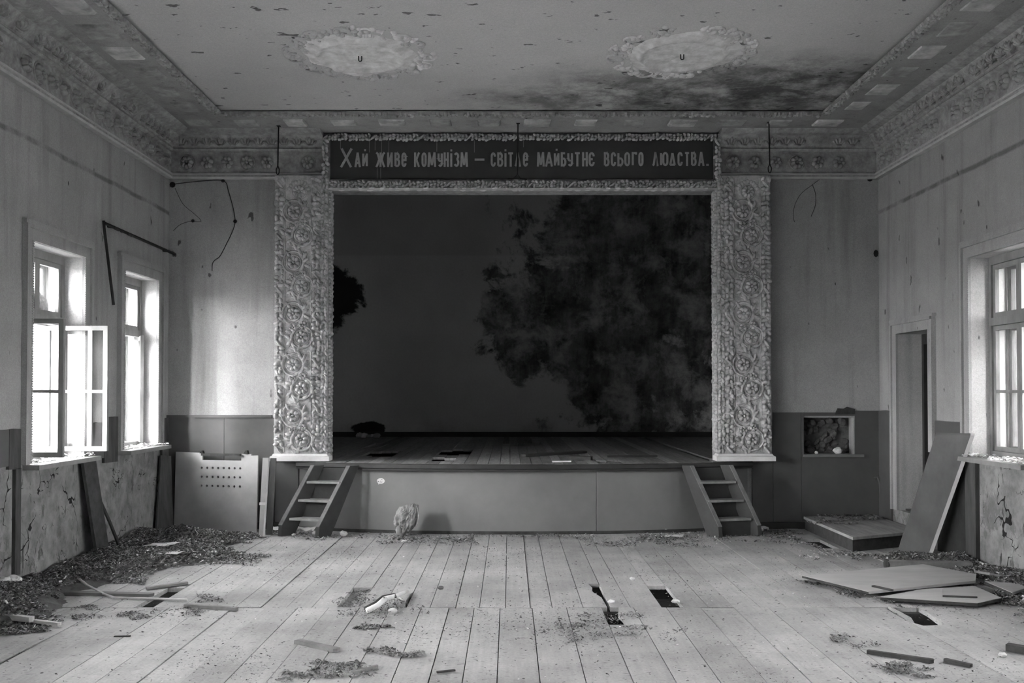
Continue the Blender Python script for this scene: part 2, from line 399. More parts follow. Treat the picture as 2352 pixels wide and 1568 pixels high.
# the stage house
SYB = 17.1
m = MB().box(-5.2, SYB, .5, 5.6, SYB + .2, 6.2); struct(m.obj('wall_stage_back', M['stageback']))
m = MB().box(-5.4, YB + .3, .5, -5.2, SYB + .2, 6.2); struct(m.obj('wall_stage_left', M['block']))
m = MB().box(5.6, YB + .3, .5, 5.8, SYB + .2, 6.2); struct(m.obj('wall_stage_right', M['block']))
m = MB().box(-5.4, YB + .3, 6.2, 5.8, SYB + .2, 6.4); struct(m.obj('ceiling_stage', M['block']))
m = MB().box(-5.2, YB + .1605, 5.2, 5.6, YB + .36, 6.2).box(-5.2, YB + .301, .5, XL - .01, YB + .36, 5.2).box(XR + .01, YB + .301, .5, 5.6, YB + .36, 5.2)
m.obj('upper_wall', M['wall'], wb)
struct(MB().box(-5.2, SYB - .035, .8, 5.6, SYB - .002, .89).obj('baseboard_stage', M['wood']))

# ground outside
m = MB().box(-120, -120, -1.2, 120, 120, -1.0); struct(m.obj('ground_outside', M['ground']))

# ceiling: border band, flat field set a little higher, edge moulding
CX0, CX1, CY1 = -3.137, 3.41, 10.39
def frame_xy(m, x0, x1, y1, w_, z0, z1):
    """three-sided strip: left, back, right of a field ending at y1; runs outwards by w_"""
    m.box(x0 - w_, YF, z0, x0, y1 + w_, z1); m.box(x1, YF, z0, x1 + w_, y1 + w_, z1); m.box(x0, y1, z0, x1, y1 + w_, z1)
ceil = struct(MB().box(XL - TH, YF - .3, ZB + .045, XR + TH, YB + .3, ZB + .25).obj('ceiling', M['ceil']))
mb = MB()
g_ = .06
mb.box(XL - .01, YF, ZB, CX0 - g_, YB + .05, ZB + .05); mb.box(CX1 + g_, YF, ZB, XR + .01, YB + .05, ZB + .05); mb.box(CX0 - g_, CY1 + g_, ZB, CX1 + g_, YB + .05, ZB + .05)
mb.obj('border_band', M['band'], ceil)
def lumps_line(mb, p0, p1, nrm, wdt, step, hgt, rr, seed, rows=2, tilt=.6, ribbon=0):
    """a moulding of small leaf-like lumps from p0 to p1; nrm = outward normal, wdt = across"""
    q = random.Random(seed); p0, p1, nrm = Vector(p0), Vector(p1), Vector(nrm).normalized()
    t = p1 - p0; L = t.length; t.normalize(); c = nrm.cross(t)
    n = max(1, int(L / step))
    for i in range(n):
        rib = ribbon and (i % ribbon == 0)
        for k in range(rows):
            if rib: continue
            off = ((k + .5) / rows - .5) * wdt + q.uniform(-.12, .12) * wdt
            a = q.uniform(-1.3, 1.3) * tilt + (tilt if k < rows / 2 else -tilt) * .9
            s_ = q.uniform(.75, 1.25)
            d1 = t * math.cos(a) + c * math.sin(a); d2 = nrm.cross(d1)
            mb.blob(p0 + t * (i + .5 + q.uniform(-.25, .25)) * (L / n) + c * off, d1 * rr * 1.15 * s_, d2 * rr * .74 * s_, nrm * hgt * q.uniform(.7, 1.25), 6, 2, True)
        if rib:
            d1 = (t * .75 + c * .66).normalized(); d2 = nrm.cross(d1)
            mb.blob(p0 + t * (i + .5) * (L / n), d1 * wdt * .72, d2 * rr * .5, nrm * hgt * 1.15, 6, 2, True)
    return mb
mb = MB()
for (x0, y0, x1, y1) in ((CX0 - .05, 4.0, CX0 - .05, CY1 + .03), (CX1 + .05, CY1 + .03, CX1 + .05, 4.0), (CX0, CY1 + .05, CX1, CY1 + .05)):
    lumps_line(mb, (x0, y0, ZB + .012), (x1, y1, ZB + .012), (0, 0, -1), .085, .06, .036, .032, 3, 2, .8)
mb.box(CX0 - .095, YF, ZB - .004, CX0 - .012, CY1 + .095, ZB + .03).box(CX1 + .012, YF, ZB - .004, CX1 + .095, CY1 + .095, ZB + .03).box(CX0 - .012, CY1 + .012, ZB - .004, CX1 + .012, CY1 + .095, ZB + .03)
tr = struct(mb.obj('trim_1', M['orn2']))
# pale flat blocks along the border band
def block_mesh(sx, sy):
    b = MB(); q = .035
    b.loft([[(-sx / 2, -sy / 2, 0), (sx / 2, -sy / 2, 0), (sx / 2, sy / 2, 0), (-sx / 2, sy / 2, 0)],
            [(-sx / 2 + q * .3, -sy / 2 + q * .3, -.02), (sx / 2 - q * .3, -sy / 2 + q * .3, -.02), (sx / 2 - q * .3, sy / 2 - q * .3, -.02), (-sx / 2 + q * .3, sy / 2 - q * .3, -.02)],
            [(-sx / 2 + q, -sy / 2 + q, -.026), (sx / 2 - q, -sy / 2 + q, -.026), (sx / 2 - q, sy / 2 - q, -.026), (-sx / 2 + q, sy / 2 - q, -.026)]])
    o = b.obj('border_block', M['bblock']); me = o.data; bpy.data.objects.remove(o); return me
bm1, bm2 = block_mesh(.27, .32), block_mesh(.30, .24)
for i in range(13):
    y_ = 10.15 - i * .535
    place('border_block', bm1, ceil, (-3.44 + rnd.uniform(-.02, .02), y_ + rnd.uniform(-.02, .02), ZB), (0, 0, rnd.uniform(-.06, .06)), (rnd.uniform(.85, 1.1), rnd.uniform(.85, 1.05), rnd.uniform(.5, 1.1))); place('border_block', bm1, ceil, (3.72 + rnd.uniform(-.03, .03), y_ - .05, ZB), (0, 0, rnd.uniform(-.08, .08)), (rnd.uniform(.7, 1.1), rnd.uniform(.7, 1.05), rnd.uniform(.3, .7)))
for i in range(14):
    x_ = -3.50 + i * .545
    place('border_block', bm2, ceil, (x_, 10.73, ZB), (0, 0, rnd.uniform(-.04, .04)), (rnd.uniform(.75, 1.05), rnd.uniform(.8, 1.05), rnd.uniform(.6, 1.1)))

# cornice: an extruded profile with two friezes on it, along three walls
PROF = [(0, 4.12), (.055, 4.125), (.06, 4.15), (.045, 4.165), (.05, 4.185), (.03, 4.195), (.03, 4.43), (.055, 4.437), (.075, 4.455), (.06, 4.47), (.06, 4.485), (.075, 4.497), (.17, 4.59), (.19, 4.592), (.25, 4.60), (.32, ZB), (.0, ZB)]
def cornice(n, p0, p1, inward):
    p0, p1, inward = Vector(p0), Vector(p1), Vector(inward)
    rings = [[p + inward * a + Vector((0, 0, z)) for a, z in PROF] for p in (p0, p1)]
    o = struct(MB().loft(rings).obj('trim_%d' % n, M['orn2']))
    pf_ = [(.0, 4.108), (.058, 4.108), (.066, 4.128), (.052, 4.134), (.052, 4.15), (.066, 4.156), (.066, 4.17), (.0, 4.17)]
    MB().loft([[p + inward * a + Vector((0, 0, z)) for a, z in pf_] for p in (p0, p1)]).obj('fillet', M['fillet'], o)
    return o
cl = cornice(2, (XL, YF, 0), (XL, YB, 0), (1, 0, 0))
cr = cornice(3, (XR, YF, 0), (XR, YB, 0), (-1, 0, 0))
cbl = cornice(4, (XL, YB, 0), (SX0 - .07, YB, 0), (0, -1, 0))
cbr = cornice(5, (SX1 + .03, YB, 0), (XR, YB, 0), (0, -1, 0))
def mesh_of(mb, mat, smooth=True):
    o = mb.obj('tmp', mat, None, smooth); me = o.data; bpy.data.objects.remove(o); return me
def rosette(r, petals, h, mat, ring=True, rot=0):
    """flower in the XZ plane facing -Y"""
    b = MB(); ax, az, n = Vector((1, 0, 0)), Vector((0, 0, 1)), Vector((0, -1, 0))
    for k in range(petals):
        a = 2 * math.pi * k / petals + rot; d = ax * math.cos(a) + az * math.sin(a); e = n.cross(d)
        b.blob(d * r * .5, d * r * .36, e * r * .62 * math.pi / petals * 1.1, n * h, 7, 2, True)
    b.blob((0, 0, 0), ax * r * .2, az * r * .2, n * h * 1.3, 7, 2, True)
    if ring: b.torus((0, 0, 0), ax, az, n, r * .92, r * .1, 18, 5, 1.0)
    return mesh_of(b, mat)
def palmette(hh, wdt, dep, mat):
    b = MB(); n = Vector((0, -1, 0))
    for k in (-2, -1, 0, 1, 2):
        a = k * .42; d = Vector((math.sin(a), 0, math.cos(a))); e = n.cross(d); L = hh * (.5 - .06 * abs(k))
        b.blob(Vector((k * wdt * .08, 0, hh * .12)) + d * L * .8, d * L * .75, e * wdt * .11, n * dep, 6, 2, True)
    b.blob((0, 0, hh * .08), (wdt * .3, 0, 0), (0, 0, hh * .09), n * dep, 6, 2, True)
    return mesh_of(b, mat)
fl = rosette(.09, 6, .05, M['orn2'], False); fl2 = rosette(.095, 7, .05, M['orn2'], True)
pm = palmette(.135, .14, .034, M['orn2'])
SL = math.atan2(.095, .093)
q = random.Random(3)
def dress(parent, p0, dvec, L, inward, rz, n0):
    n = int(L / .225)
    for i in range(n):
        if q.random() < .06: continue
        p = Vector(p0) + Vector(dvec) * (i + .5) * L / n + Vector(inward) * .032
        place('flower', fl if i % 3 else fl2, parent, (p.x, p.y, 4.305), (0, q.uniform(-.3, .3), rz), (1, 1, 1))
    n = int(L / .15)
    for i in range(n):
        if q.random() < .08: continue
        p = Vector(p0) + Vector(dvec) * (i + .5) * L / n + Vector(inward) * .078
        place('palmette', pm, parent, (p.x, p.y, 4.495), (SL, 0, rz), (1, 1, 1))
dress(cl, (XL, 4.5, 0), (0, 1, 0), YB - .1 - 4.5, (1, 0, 0), R(90), 0)
dress(cr, (XR, 4.5, 0), (0, 1, 0), YB - .1 - 4.5, (-1, 0, 0), R(-90), 0)
dress(cbl, (XL + .1, YB, 0), (1, 0, 0), (SX0 - .1) - XL - .15, (0, -1, 0), 0, 0)
dress(cbr, (SX1 + .1, YB, 0), (1, 0, 0), XR - SX1 - .2, (0, -1, 0), 0, 0)

# ceiling roses
def ceiling_rose(label, cx, cy, seed):
    q = random.Random(seed); z = ZB + .045
    o = thing('ceiling_rose', label, 'ceiling rose', (cx, cy, z), None)
    def rad(k, r, amp): a = 2 * math.pi * k / 60; return r * (1 + amp * noise.noise(Vector((math.cos(a) * 2.2 + seed, math.sin(a) * 2.2, seed * 3.1))))
    prof = [(.001, -.016, 0), (.15, -.018, .1), (.30, -.016, .1), (.355, -.018, .06), (.375, -.034, .05), (.40, -.034, .05), (.425, -.016, .05), (.50, -.013, .22), (.535, .002, .28)]
    rings = [[(cx + rad(k, r, am) * math.cos(2 * math.pi * k / 60), cy + rad(k, r, am) * math.sin(2 * math.pi * k / 60), z + h + (q.uniform(-.005, .004) if r > .01 else 0)) for k in range(60)] for r, h, am in prof]
    MB().loft(rings, True, False).obj('disc', M['rose'], o, True)
    c = Vector((cx, cy, z)); dn = Vector((0, 0, -1))
    for k in range(15):
        a = 2 * math.pi * k / 15 + q.uniform(-.08, .08); d = Vector((math.cos(a), math.sin(a), 0)); e = Vector((-math.sin(a), math.cos(a), 0))
        if q.random() < .12: continue
        b = MB(); b.torus(c + d * .605, d, e, dn, .078 * q.uniform(.85, 1.1), .010, 10, 5, 1.6, -q.uniform(1.2, 2.3), q.uniform(1.0, 2.3))
        for i in range(10): b.blob(c + d * (.58 + q.uniform(-.1, .09)) + e * q.uniform(-.13, .13), d * q.uniform(.015, .05), e * q.uniform(.012, .05), dn * q.uniform(.01, .028), 6, 2, True)
        stuff(b.obj('petal', M['ceil'] if q.random() < .6 else M['rose'], o, True))
    b = MB().torus((cx + .0, cy - .02, z - .05), (1, 0, 0), (0, 0, 1), (0, 1, 0), .014, .005, 10, 5, 1.0, math.pi * .95, math.pi * 2.05)
    b.tube([(cx - .014, cy - .02, z - .052), (cx - .014, cy - .02, z)], .005).tube([(cx + .014, cy - .02, z - .052), (cx + .014, cy - .02, z)], .005)
    b.obj('hook', M['iron'], o)
p = on_z(828, 138, ZB); ceiling_rose('round plaster ceiling rose with most petals left, over the left of the hall', p.x, p.y, 1)
p = on_z(1566, 134, ZB); ceiling_rose('round broken plaster ceiling rose beside the dark water stain', p.x, p.y, 5)

# ------------------------------------------------------------------ floor: boards with gaps and holes over a dark crawl space
fl_o = struct(MB().box(XL - .02, YF, -.42, XR + .02, YB + .05, -.36).obj('floor', M['void']))
for y_ in (5.0, 6.2, 7.13, 8.4, 9.6, 10.8):
    MB().box(XL, y_ - .04, -.20, XR, y_ + .04, -.034).obj('joist', M['plyedge'], fl_o)
PT = .032
def plank(x0, x1, y0, y1, dz=0, poly=None):
    g = .0028; e = rnd.uniform(-.0015, .0015); z = dz + rnd.uniform(-.003, .002)
    pts = poly or [(x0 + g, y0 + g), (x1 - g, y0 + g + e), (x1 - g, y1 - g), (x0 + g, y1 - g)]
    b = MB().prism([(a, c, z - PT) for a, c in pts], (0, 0, PT)); return b.obj('plank', M['floor'], fl_o)
far = [-.029, .155, .32, .548, .747, .90, 1.135, 1.29, 1.48, 1.67, 1.87, 2.06, 2.26, 2.45, 2.64, 2.83, 3.03, 3.17, 3.38, 3.54, 3.73, 3.93, 4.14, XR - .005]
farl = [-.223, -.40, -.59, -.766, -.94, -1.12, -1.28, -1.47, -1.66, -1.85, -2.04, -2.24, -2.45, -2.66, -2.79, -2.98, -3.17, -3.37, -3.57, -3.79, XL + .005]
seams = sorted(far + farl); YJ = 7.15
for a, b in zip(seams, seams[1:]):
    if abs(a - 1.135) < .01: plank(a, b, 7.95, YB); continue
    if abs(a - .548) < .01:
        plank(a, b, 8.03, YB); g = .003
        plank(0, 0, 0, 0, 0, [(a + g, YJ + g), (b - .02, YJ + g), (b - .03, 7.5), (b - .085, 7.72), (b - .07, 7.86), (b - .09, 8.03), (a + g, 8.028)]); continue
    if abs(a + 2.79) < .01: plank(a, b, 7.86, YB); continue
    if abs(a + 1.28) < .01: plank(a, b, 7.87, YB); plank(a - .03, b + .03, 7.10, 7.90, -.036); continue
    if abs(a - 3.17) < .01: plank(a, b, YJ, 9.85); plank(a, b, 10.45, YB); continue
    if abs(a + .94) < .01:
        g = .003; plank(0, 0, 0, 0, 0, [(a + g, YJ + g), (b - .006, YJ + g), (b - .03, 7.36), (b - .022, 7.6), (b - g, 7.7), (b - g, YB), (a + g, YB)]); continue
    plank(a, b, YJ, YB, rnd.choice((0, 0, 0, -.003)))
near = [XL + .005, -3.80, -3.55, -3.28, -3.0, -2.76, -2.52, -2.28, -2.05, -1.81, -1.57, -1.34, -1.11, -.88, -.653, -.449, -.261, -.069, .17, .424, .686, .92, 1.165, 1.42, 1.67, 1.92, 2.18, 2.45, 2.79, 3.04, 3.30, 3.56, 3.82, 4.08, XR - .005]
for a, b in zip(near, near[1:]):
    y0 = 1.9; g = .003
    if abs(a - .686) < .01:
        plank(a, b, y0, 6.62); plank(0, 0, 0, 0, 0, [(a + .115, 6.625), (b - g, 6.625), (b - g, YJ - g), (a + .125, YJ - g), (a + .10, 6.95), (a + .118, 6.8)])
    elif abs(a - 2.79) < .01:
        plank(0, 0, 0, 0, 0, [(a + g, y0), (b - g, y0), (b - g, 6.98), (a + .20, 6.62), (a + .05, 6.60), (a + g, 6.70)])
        m = MB().prism([(a + .004, 6.72, -.03), (a + .10, 6.66, -.15), (a + .17, 7.1, -.08), (a + .02, 7.14, -.004)], (0, 0, .022)); m.obj('plank', M['floor'], fl_o)
    elif abs(a + 3.28) < .01:
        plank(0, 0, 0, 0, 0, [(a + g, y0), (b - .06, y0), (b - .055, 5.55), (b - g, 6.35), (b - g, YJ - g), (a + g, YJ - g)])
    else: plank(a, b, y0, YJ, rnd.choice((0, 0, -.003, .002)))
    plank(a, b, YF, y0)

# ------------------------------------------------------------------ windows
def sash_bars(b, w_, h_, bar, th, muntins=(), mull=()):
    b.box(0, -th / 2, 0, bar, th / 2, h_); b.box(w_ - bar, -th / 2, 0, w_, th / 2, h_)
    b.box(bar, -th / 2, 0, w_ - bar, th / 2, bar); b.box(bar, -th / 2, h_ - bar, w_ - bar, th / 2, h_)
def sash(parent, hinge, rz, w_, h_, muntin=None, glass=True, bar=.042, th=.036, knob=False):
    b = MB(); sash_bars(b, w_, h_, bar, th)
    me = mesh_of(b, M['winwood'], False); o = place('sash', me, parent, hinge, (0, 0, rz))
    if muntin:
        me = mesh_of(MB().box(bar, -th * .4, muntin - .013, w_ - bar, th * .4, muntin + .013), M['winwood'], False); place('muntin', me, o, (0, 0, 0))
    if glass:
        me = mesh_of(MB().box(bar - .004, -.0015, bar - .004, w_ - bar + .004, .0015, h_ - bar + .004), M['glass'], False); place('pane', me, o, (0, 0, 0))
    if knob:
        me = mesh_of(MB().box(w_ - .038, -th / 2 - .012, muntin - .05, w_ - .014, -th / 2, muntin + .05).box(w_ - .034, -th / 2 - .03, muntin - .012, w_ - .018, -th / 2 - .01, muntin + .045), M['iron'], False); place('handle', me, o, (0, 0, 0))
    return o
def window(n, s, y0, y1, inner=(0, 0), outer=(0, 0), glass=True, knob=False):
    """box window in a side wall: s=-1 left wall, +1 right. inner/outer = opening angles (near casement, far casement) in degrees"""
    W = XL if s < 0 else XR
    xi, xo = W + s * .20, W + s * .35; zt = 2.22
    f = .048
    b = MB(); e = .004
    for x in (xi, xo):
        d = .035
        b.box(x - d, y0 + e, WZ0, x + d, y0 + f, WZ1 - e); b.box(x - d, y1 - f, WZ0, x + d, y1 - e, WZ1 - e)
        b.box(x - d, y0 + f, WZ1 - f - .03, x + d, y1 - f, WZ1 - e); b.box(x - d, y0 + f, WZ0, x + d, y1 - f, WZ0 + .05)
        b.box(x - d, y0 + f, zt, x + d, y1 - f, zt + .075)
    o = struct(b.obj('window_%d' % n, M['winwood']))
    ym = (y0 + y1) / 2; cw = ym - y0 - f - .002; zl = WZ0 + .052; hl = zt - zl - .003; zu = zt + .078; hu = WZ1 - f - .034 - zu
    room = R(0) if s < 0 else R(180)
    for x, ang, ins in ((xi, inner, 1), (xo, outer, 0)):
        for far_, an in ((0, ang[0]), (1, ang[1])):
            yh = y1 - f - .001 if far_ else y0 + f + .001
            closed = R(-90) if far_ else R(90)
            # turn from closed towards the room
            sgn = (1 if far_ else -1) * (1 if s < 0 else -1)
            rz = closed + sgn * R(an)
            hx = x - s * .036 if an else x
            sash(o, (hx, yh, zl), rz, cw, hl, hl * .475, glass, knob=knob and ins and not far_)
            sash(o, (x, yh, zu), closed, cw, hu, None, True)
    # sill board
    b = MB().box(min(W - s * .14, W + s * .16), y0 - .1, WZ0 - .045, max(W - s * .14, W + s * .16), y1 + .12, WZ0 - .005)
    b.obj('sill', M['winwood'], o)
    # moulded surround with a toothed inner edge
    b = MB(); t0, t1 = .13, .0
    xa, xb = W - s * .002, W - s * .028
    lo, hi = min(xa, xb), max(xa, xb)
    b.box(lo, y0 - t0, WZ0, hi, y0 - t1, WZ1 + t0); b.box(lo, y1 + t1, WZ0, hi, y1 + t0, WZ1 + t0); b.box(lo, y0 - t1, WZ1 + t1, hi, y1 + t1, WZ1 + t0)
    xb2 = W - s * .042; lo2, hi2 = min(xa, xb2), max(xa, xb2)
    b.box(lo2, y0 - t0 - .02, WZ1 + t0, hi2, y1 + t0 + .02, WZ1 + t0 + .035)
    xb3 = W - s * .05; lo3, hi3 = min(xa, xb3), max(xa, xb3)
    b.box(lo3, y0 - t0 - .01, WZ0, hi3, y0 - t0 + .03, WZ1 + t0).box(lo3, y1 + t0 - .03, WZ0, hi3, y1 + t0 + .01, WZ1 + t0).box(lo3, y0 - t0 + .03, WZ1 + t0 - .03, hi3, y1 + t0 - .03, WZ1 + t0)
    b.obj('surround', M['wall'], o)
    b = MB()
    for ya, yb in ((y0 + .001, y0 + .018), (y1 - .018, y1 - .001)): b.box(min(xi, xo), ya, WZ0, max(xi, xo), yb, WZ1)
    b.box(min(xi, xo), y0 + .018, WZ1 - .02, max(xi, xo), y1 - .018, WZ1 - .004).box(min(xi, xo), y0 + .018, WZ0 + .002, max(xi, xo), y1 - .018, WZ0 + .02)
    b.obj('box_lining', M['plinth'], o)
    b = MB()
    z = WZ0 + .01
    while z < WZ1:
        for ya, yb in ((y0 - .022, y0 + .0025), (y1 - .0025, y1 + .022)): b.box(lo - (.005 if s > 0 else 0), ya, z, hi + (.005 if s < 0 else 0), yb, z + .013)
        z += .021
    stuff(b.obj('toothed_edge', M['wall'], o))
    return o
window(1, -1, *WINS_L[1], inner=(92, 88), outer=(0, 90))
window(2, -1, *WINS_L[0], inner=(0, 24), outer=(0, 0))
window(3, 1, *WINS_R[0], knob=True)
k = 4
for ab in WINS_L[2:]: window(k, -1, *ab); k += 1
for ab in WINS_R[1:]: window(k, 1, *ab); k += 1

# ------------------------------------------------------------------ door on the right with a dark passage beyond
dy0, dy1, dz0, dz1 = DOOR
b = MB(); x0, x1 = XR + .262, XR + TH + .06
b.box(x0, dy1 - .05, dz0, x1, dy1, dz1 - .12).box(x0, dy0, dz0, x1, dy0 + .05, dz1 - .12).box(x0, dy0, dz1 - .12, x1, dy1, dz1)
door = struct(b.obj('door_1', M['wood']))
b = MB().box(XR + .06, dy0 + .02, dz0 - .02, x0 + .2, dy1 - .02, dz0 + .02); b.obj('threshold', M['wood'], door)
lf = MB().box(0, -.02, 0, .72, .02, dz1 - dz0 - .16).box(.06, -.03, .1, .66, -.02, .8).box(.06, -.03, .95, .66, -.02, 1.65)
place('door_leaf', mesh_of(lf, M['wood'], False), door, (x1 - .03, dy1 - .055, dz0 + .02), (0, 0, R(-8)))
b = MB(); t0 = .13
b.box(XR - .05, dy0 - t0 - .01, dz0 + .7, XR + .002, dy0 - t0 + .03, dz1 + t0 - .03).box(XR - .05, dy1 + t0 - .03, dz0, XR + .002, dy1 + t0 + .01, dz1 + t0 - .03).box(XR - .05, dy0 - t0 + .03, dz1 + t0 - .03, XR + .002, dy1 + t0 - .03, dz1 + t0).box(XR - .03, dy0 - t0, dz0 + .7, XR + .002, dy0, dz1 + t0).box(XR - .03, dy1, dz0, XR + .002, dy1 + t0, dz1 + t0).box(XR - .03, dy0, dz1, XR + .002, dy1, dz1 + t0).box(XR - .045, dy0 - t0 - .02, dz1 + t0, XR + .002, dy1 + t0 + .02, dz1 + t0 + .03)
b.obj('surround', M['wall'], door)
px0 = XR + TH
b = MB().box(px0 + 2, 8.6, -.3, px0 + 2.1, 11.5, 3).box(px0, 11.4, -.3, px0 + 2, 11.5, 3).box(px0, 8.5, -.3, px0 + 2.1, 8.6, 3).box(px0, 8.5, 3, px0 + 2.1, 11.5, 3.1).box(px0, 8.5, .1, px0 + 2.1, 11.5, .25)
struct(b.obj('wall_passage', M['dado']))

# ------------------------------------------------------------------ dado, boards and baseboards
DZ = 1.30
def board_on_back(x0, x1, z0, z1, mat, name='dado_panel', th=.02):
    return MB().box(x0, YB - th, z0, x1, YB - .001, z1).obj(name, mat, wb)
xs = [XL, -3.35, SX0 - .645]
for a, c in zip(xs, xs[1:]): board_on_back(a + .002, c - .002, .08, DZ, M['dado'])
MB().box(XL, YB - .045, DZ, SX0 - .68, YB - .001, DZ + .03).obj('dado_rail', M['dado'], wb)
MB().box(SX0 - .64, YB - .02, .08, -2.48, YB - .001, .765).obj('dado_panel', M['front'], wb)
xs = [2.85, 3.095, 3.425]
for a, c in zip(xs, xs[1:]): board_on_back(a + .002, c - .002, .08, DZ + .06 if a > 2.9 else .77, M['dado'])
board_on_back(3.427, 4.06, .08, .838, M['dado']); board_on_back(4.06, XR - .001, .08, DZ + .08, M['dado'])
board_on_back(3.46, 4.058, 1.32, 1.36, M['dado']); board_on_back(3.427, 3.458, .842, 1.36, M['dado'])
MB().prism([(3.82, YB - .026, 1.335), (4.06, YB - .026, 1.34), (4.06, YB - .026, 1.40), (3.97, YB - .026, 1.425), (3.93, YB - .026, 1.405), (3.86, YB - .026, 1.41)], (0, .02, 0)).obj('dado_panel', M['plyedge'], wb)
# masonry in the hatch
b = MB(); q = random.Random(11)
for i in range(46):
    b.blob((q.uniform(3.5, 4.01), YB + .14 + q.uniform(-.02, .04), q.uniform(.9, 1.27)), (q.uniform(.03, .07), 0, q.uniform(-.03, .03)), (0, q.uniform(.02, .05), 0), (q.uniform(-.02, .02), 0, q.uniform(.03, .05)), 6, 2)
b.box(3.462, YB + .16, .875, 4.048, YB + .28, 1.295)
stuff(b.obj('masonry', M['brick'], wb))
MB().box(3.45, YB - .06, .84, 4.15, YB + .1, .869).obj('hatch_ledge', M['ledge'], wb)
struct(MB().box(XL, YB - .04, 0, SX0 - .36, YB - .001, .075).obj('baseboard_back', M['wood']))
struct(MB().box(2.75, YB - .04, 0, XR, YB - .001, .075).obj('baseboard_right', M['wood']))
# dado remains on the side walls
def board_on_side(s, y0, y1, z0, z1, mat=M['dadodark'], th=.028, name='dado_board'):
    W = XL if s < 0 else XR; par = wl if s < 0 else wr
    pts = [(y0, z0), (y1, z0 + rnd.uniform(-.02, .02)), (y1, z1), ((y0 + y1) / 2, z1 + rnd.uniform(-.012, .012)), (y0, z1)]
    return MB().prism([(W, y, z) for y, z in pts], (-s * th, 0, 0)).obj(name, mat, par)
board_on_side(-1, 9.16, 9.45, .96, DZ, M['dado']); board_on_side(-1, 9.46, 9.78, .9, DZ + .05)
board_on_side(-1, 11.03, 11.24, .06, DZ, M['dadodark'])
board_on_side(-1, 7.66, 7.84, .98, 1.30); board_on_side(-1, 7.20, 7.65, 1.0, 1.30, M['dado'])
board_on_side(-1, 7.76, 7.85, .12, .98)

board_on_side(1, 9.2, 9.76, .98, 1.31, M['dado']); board_on_side(1, 10.9, 11.25, .08, DZ + .08, M['dado'])
board_on_side(1, 9.11, 9.72, .0, .97, M['void'], .03); board_on_side(1, 8.9, 9.1, .0, .96, M['dadodark'], .04)
struct(MB().box(XL, 4.0, 0, XL + .035, 8.1, .08).obj('baseboard_left', M['plyedge']))

# ------------------------------------------------------------------ the stage: apron, boards, front panels
LIP = lambda x: 10.70 + .42 * abs((x - .12) / 2.62) ** 2.4
AX0, AX1 = -2.47, 2.83
stage = thing('stage', 'raised wooden stage with bowed front edge and boarded floor', 'stage', (.17, 11.2, 0))
N_ = 40
def arc(off, z, x0=AX0, x1=AX1, n=N_): return [(x0 + (x1 - x0) * i / n, LIP(x0 + (x1 - x0) * i / n) + off, z) for i in range(n + 1)]
b = MB(); rings = []
prof = [(.0, .795), (-.012, .785), (-.012, .745), (.012, .735), (.012, .715), (.05, .712), (.05, .795)]
xs_ = [AX0 + (AX1 - AX0) * i / N_ for i in range(N_ + 1)]
b.loft([[(x, LIP(x) + a, z) for a, z in prof] for x in xs_]); b.obj('lip', M['wood'], stage)
cuts = [AX0 + .02, .98, AX1 - .04]
for a, c in zip(cuts, cuts[1:]):
    n = 24; rr = [a + .002 + (c - a - .004) * i / n for i in range(n + 1)]
    MB().loft([[(x, LIP(x) + .10, .02), (x, LIP(x) + .10, .72), (x, LIP(x) + .125, .72), (x, LIP(x) + .125, .02)] for x in rr]).obj('front_panel', M['front'], stage)
MB().loft([[(x, LIP(x) + .092, .0), (x, LIP(x) + .092, .035), (x, LIP(x) + .115, .035), (x, LIP(x) + .115, .0)] for x in xs_]).obj('plinth', M['plyedge'], stage)
MB().box(AX0 + .02, LIP(AX0) + .1, 0, AX0 + .045, YB - .03, .72).obj('side_panel', M['front'], stage)
MB().box(AX1 - .065, LIP(AX1) + .1, 0, AX1 - .04, YB - .03, .72).obj('side_panel', M['front'], stage)
MB().box(-5.19, YB + .31, .50, 5.59, SYB - .01, .55).obj('underfloor', M['void'], stage)
# boards
q = random.Random(21); x = AX0 + .01
holes = {}
def sboard(x0, x1, y0, y1, z=.8):
    if y1 - y0 < .05: return
    g = .003; zz = z + q.uniform(-.004, .002)
    MB().prism([(x0 + g, y0, zz - .03), (x1 - g, y0, zz - .03), (x1 - g, y1 - g, zz - .03), (x0 + g, y1 - g, zz - .03)], (0, 0, .03)).obj('board', M['stagefloor'], stage)
SH = [(on_z(975, 1060, .8).x, on_z(1035, 1060, .8).x, 11.05, 11.7), (on_z(1000, 1035, .8).x, on_z(1085, 1035, .8).x, 12.2, 13.4), (-1.9, -1.5, 12.0, 12.9), (-.15, .45, 14.6, 15.3), (1.0, 1.3, 10.98, 11.3), (-2.6, -2.0, 14.0, 15.0)]
while x < AX1 - .05:
    w_ = min(q.uniform(.105, .15), AX1 - .01 - x); segs = [(max(LIP(x), LIP(x + w_)) + .004, SYB - .04)]
    if x < SX0 or x + w_ > SX1: segs = [(segs[0][0], YB - .03)]
    for (hx0, hx1, hy0, hy1) in SH:
        if x + w_ / 2 > hx0 and x + w_ / 2 < hx1:
            ns = []
            for a, c in segs:
                h0, h1 = hy0 + q.uniform(-.12, .12), hy1 + q.uniform(-.15, .15)
                if h1 <= a or h0 >= c: ns.append((a, c)); continue
                ns += [(a, h0), (h1, c)]
            segs = ns
    for a, c in segs: sboard(x, x + w_, a, c)
    x += w_
for (x0, x1) in ((-5.19, AX0 + .01), (AX1 - .01, 5.59)):
    MB().box(x0, YB + .31, .77, x1, SYB - .04, .798).obj('side_flooring', M['stagefloor'], stage)
MB().box(AX0 + .01, YB + .31, .77, SX0, SYB - .04, .7975).obj('side_flooring', M['stagefloor'], stage)
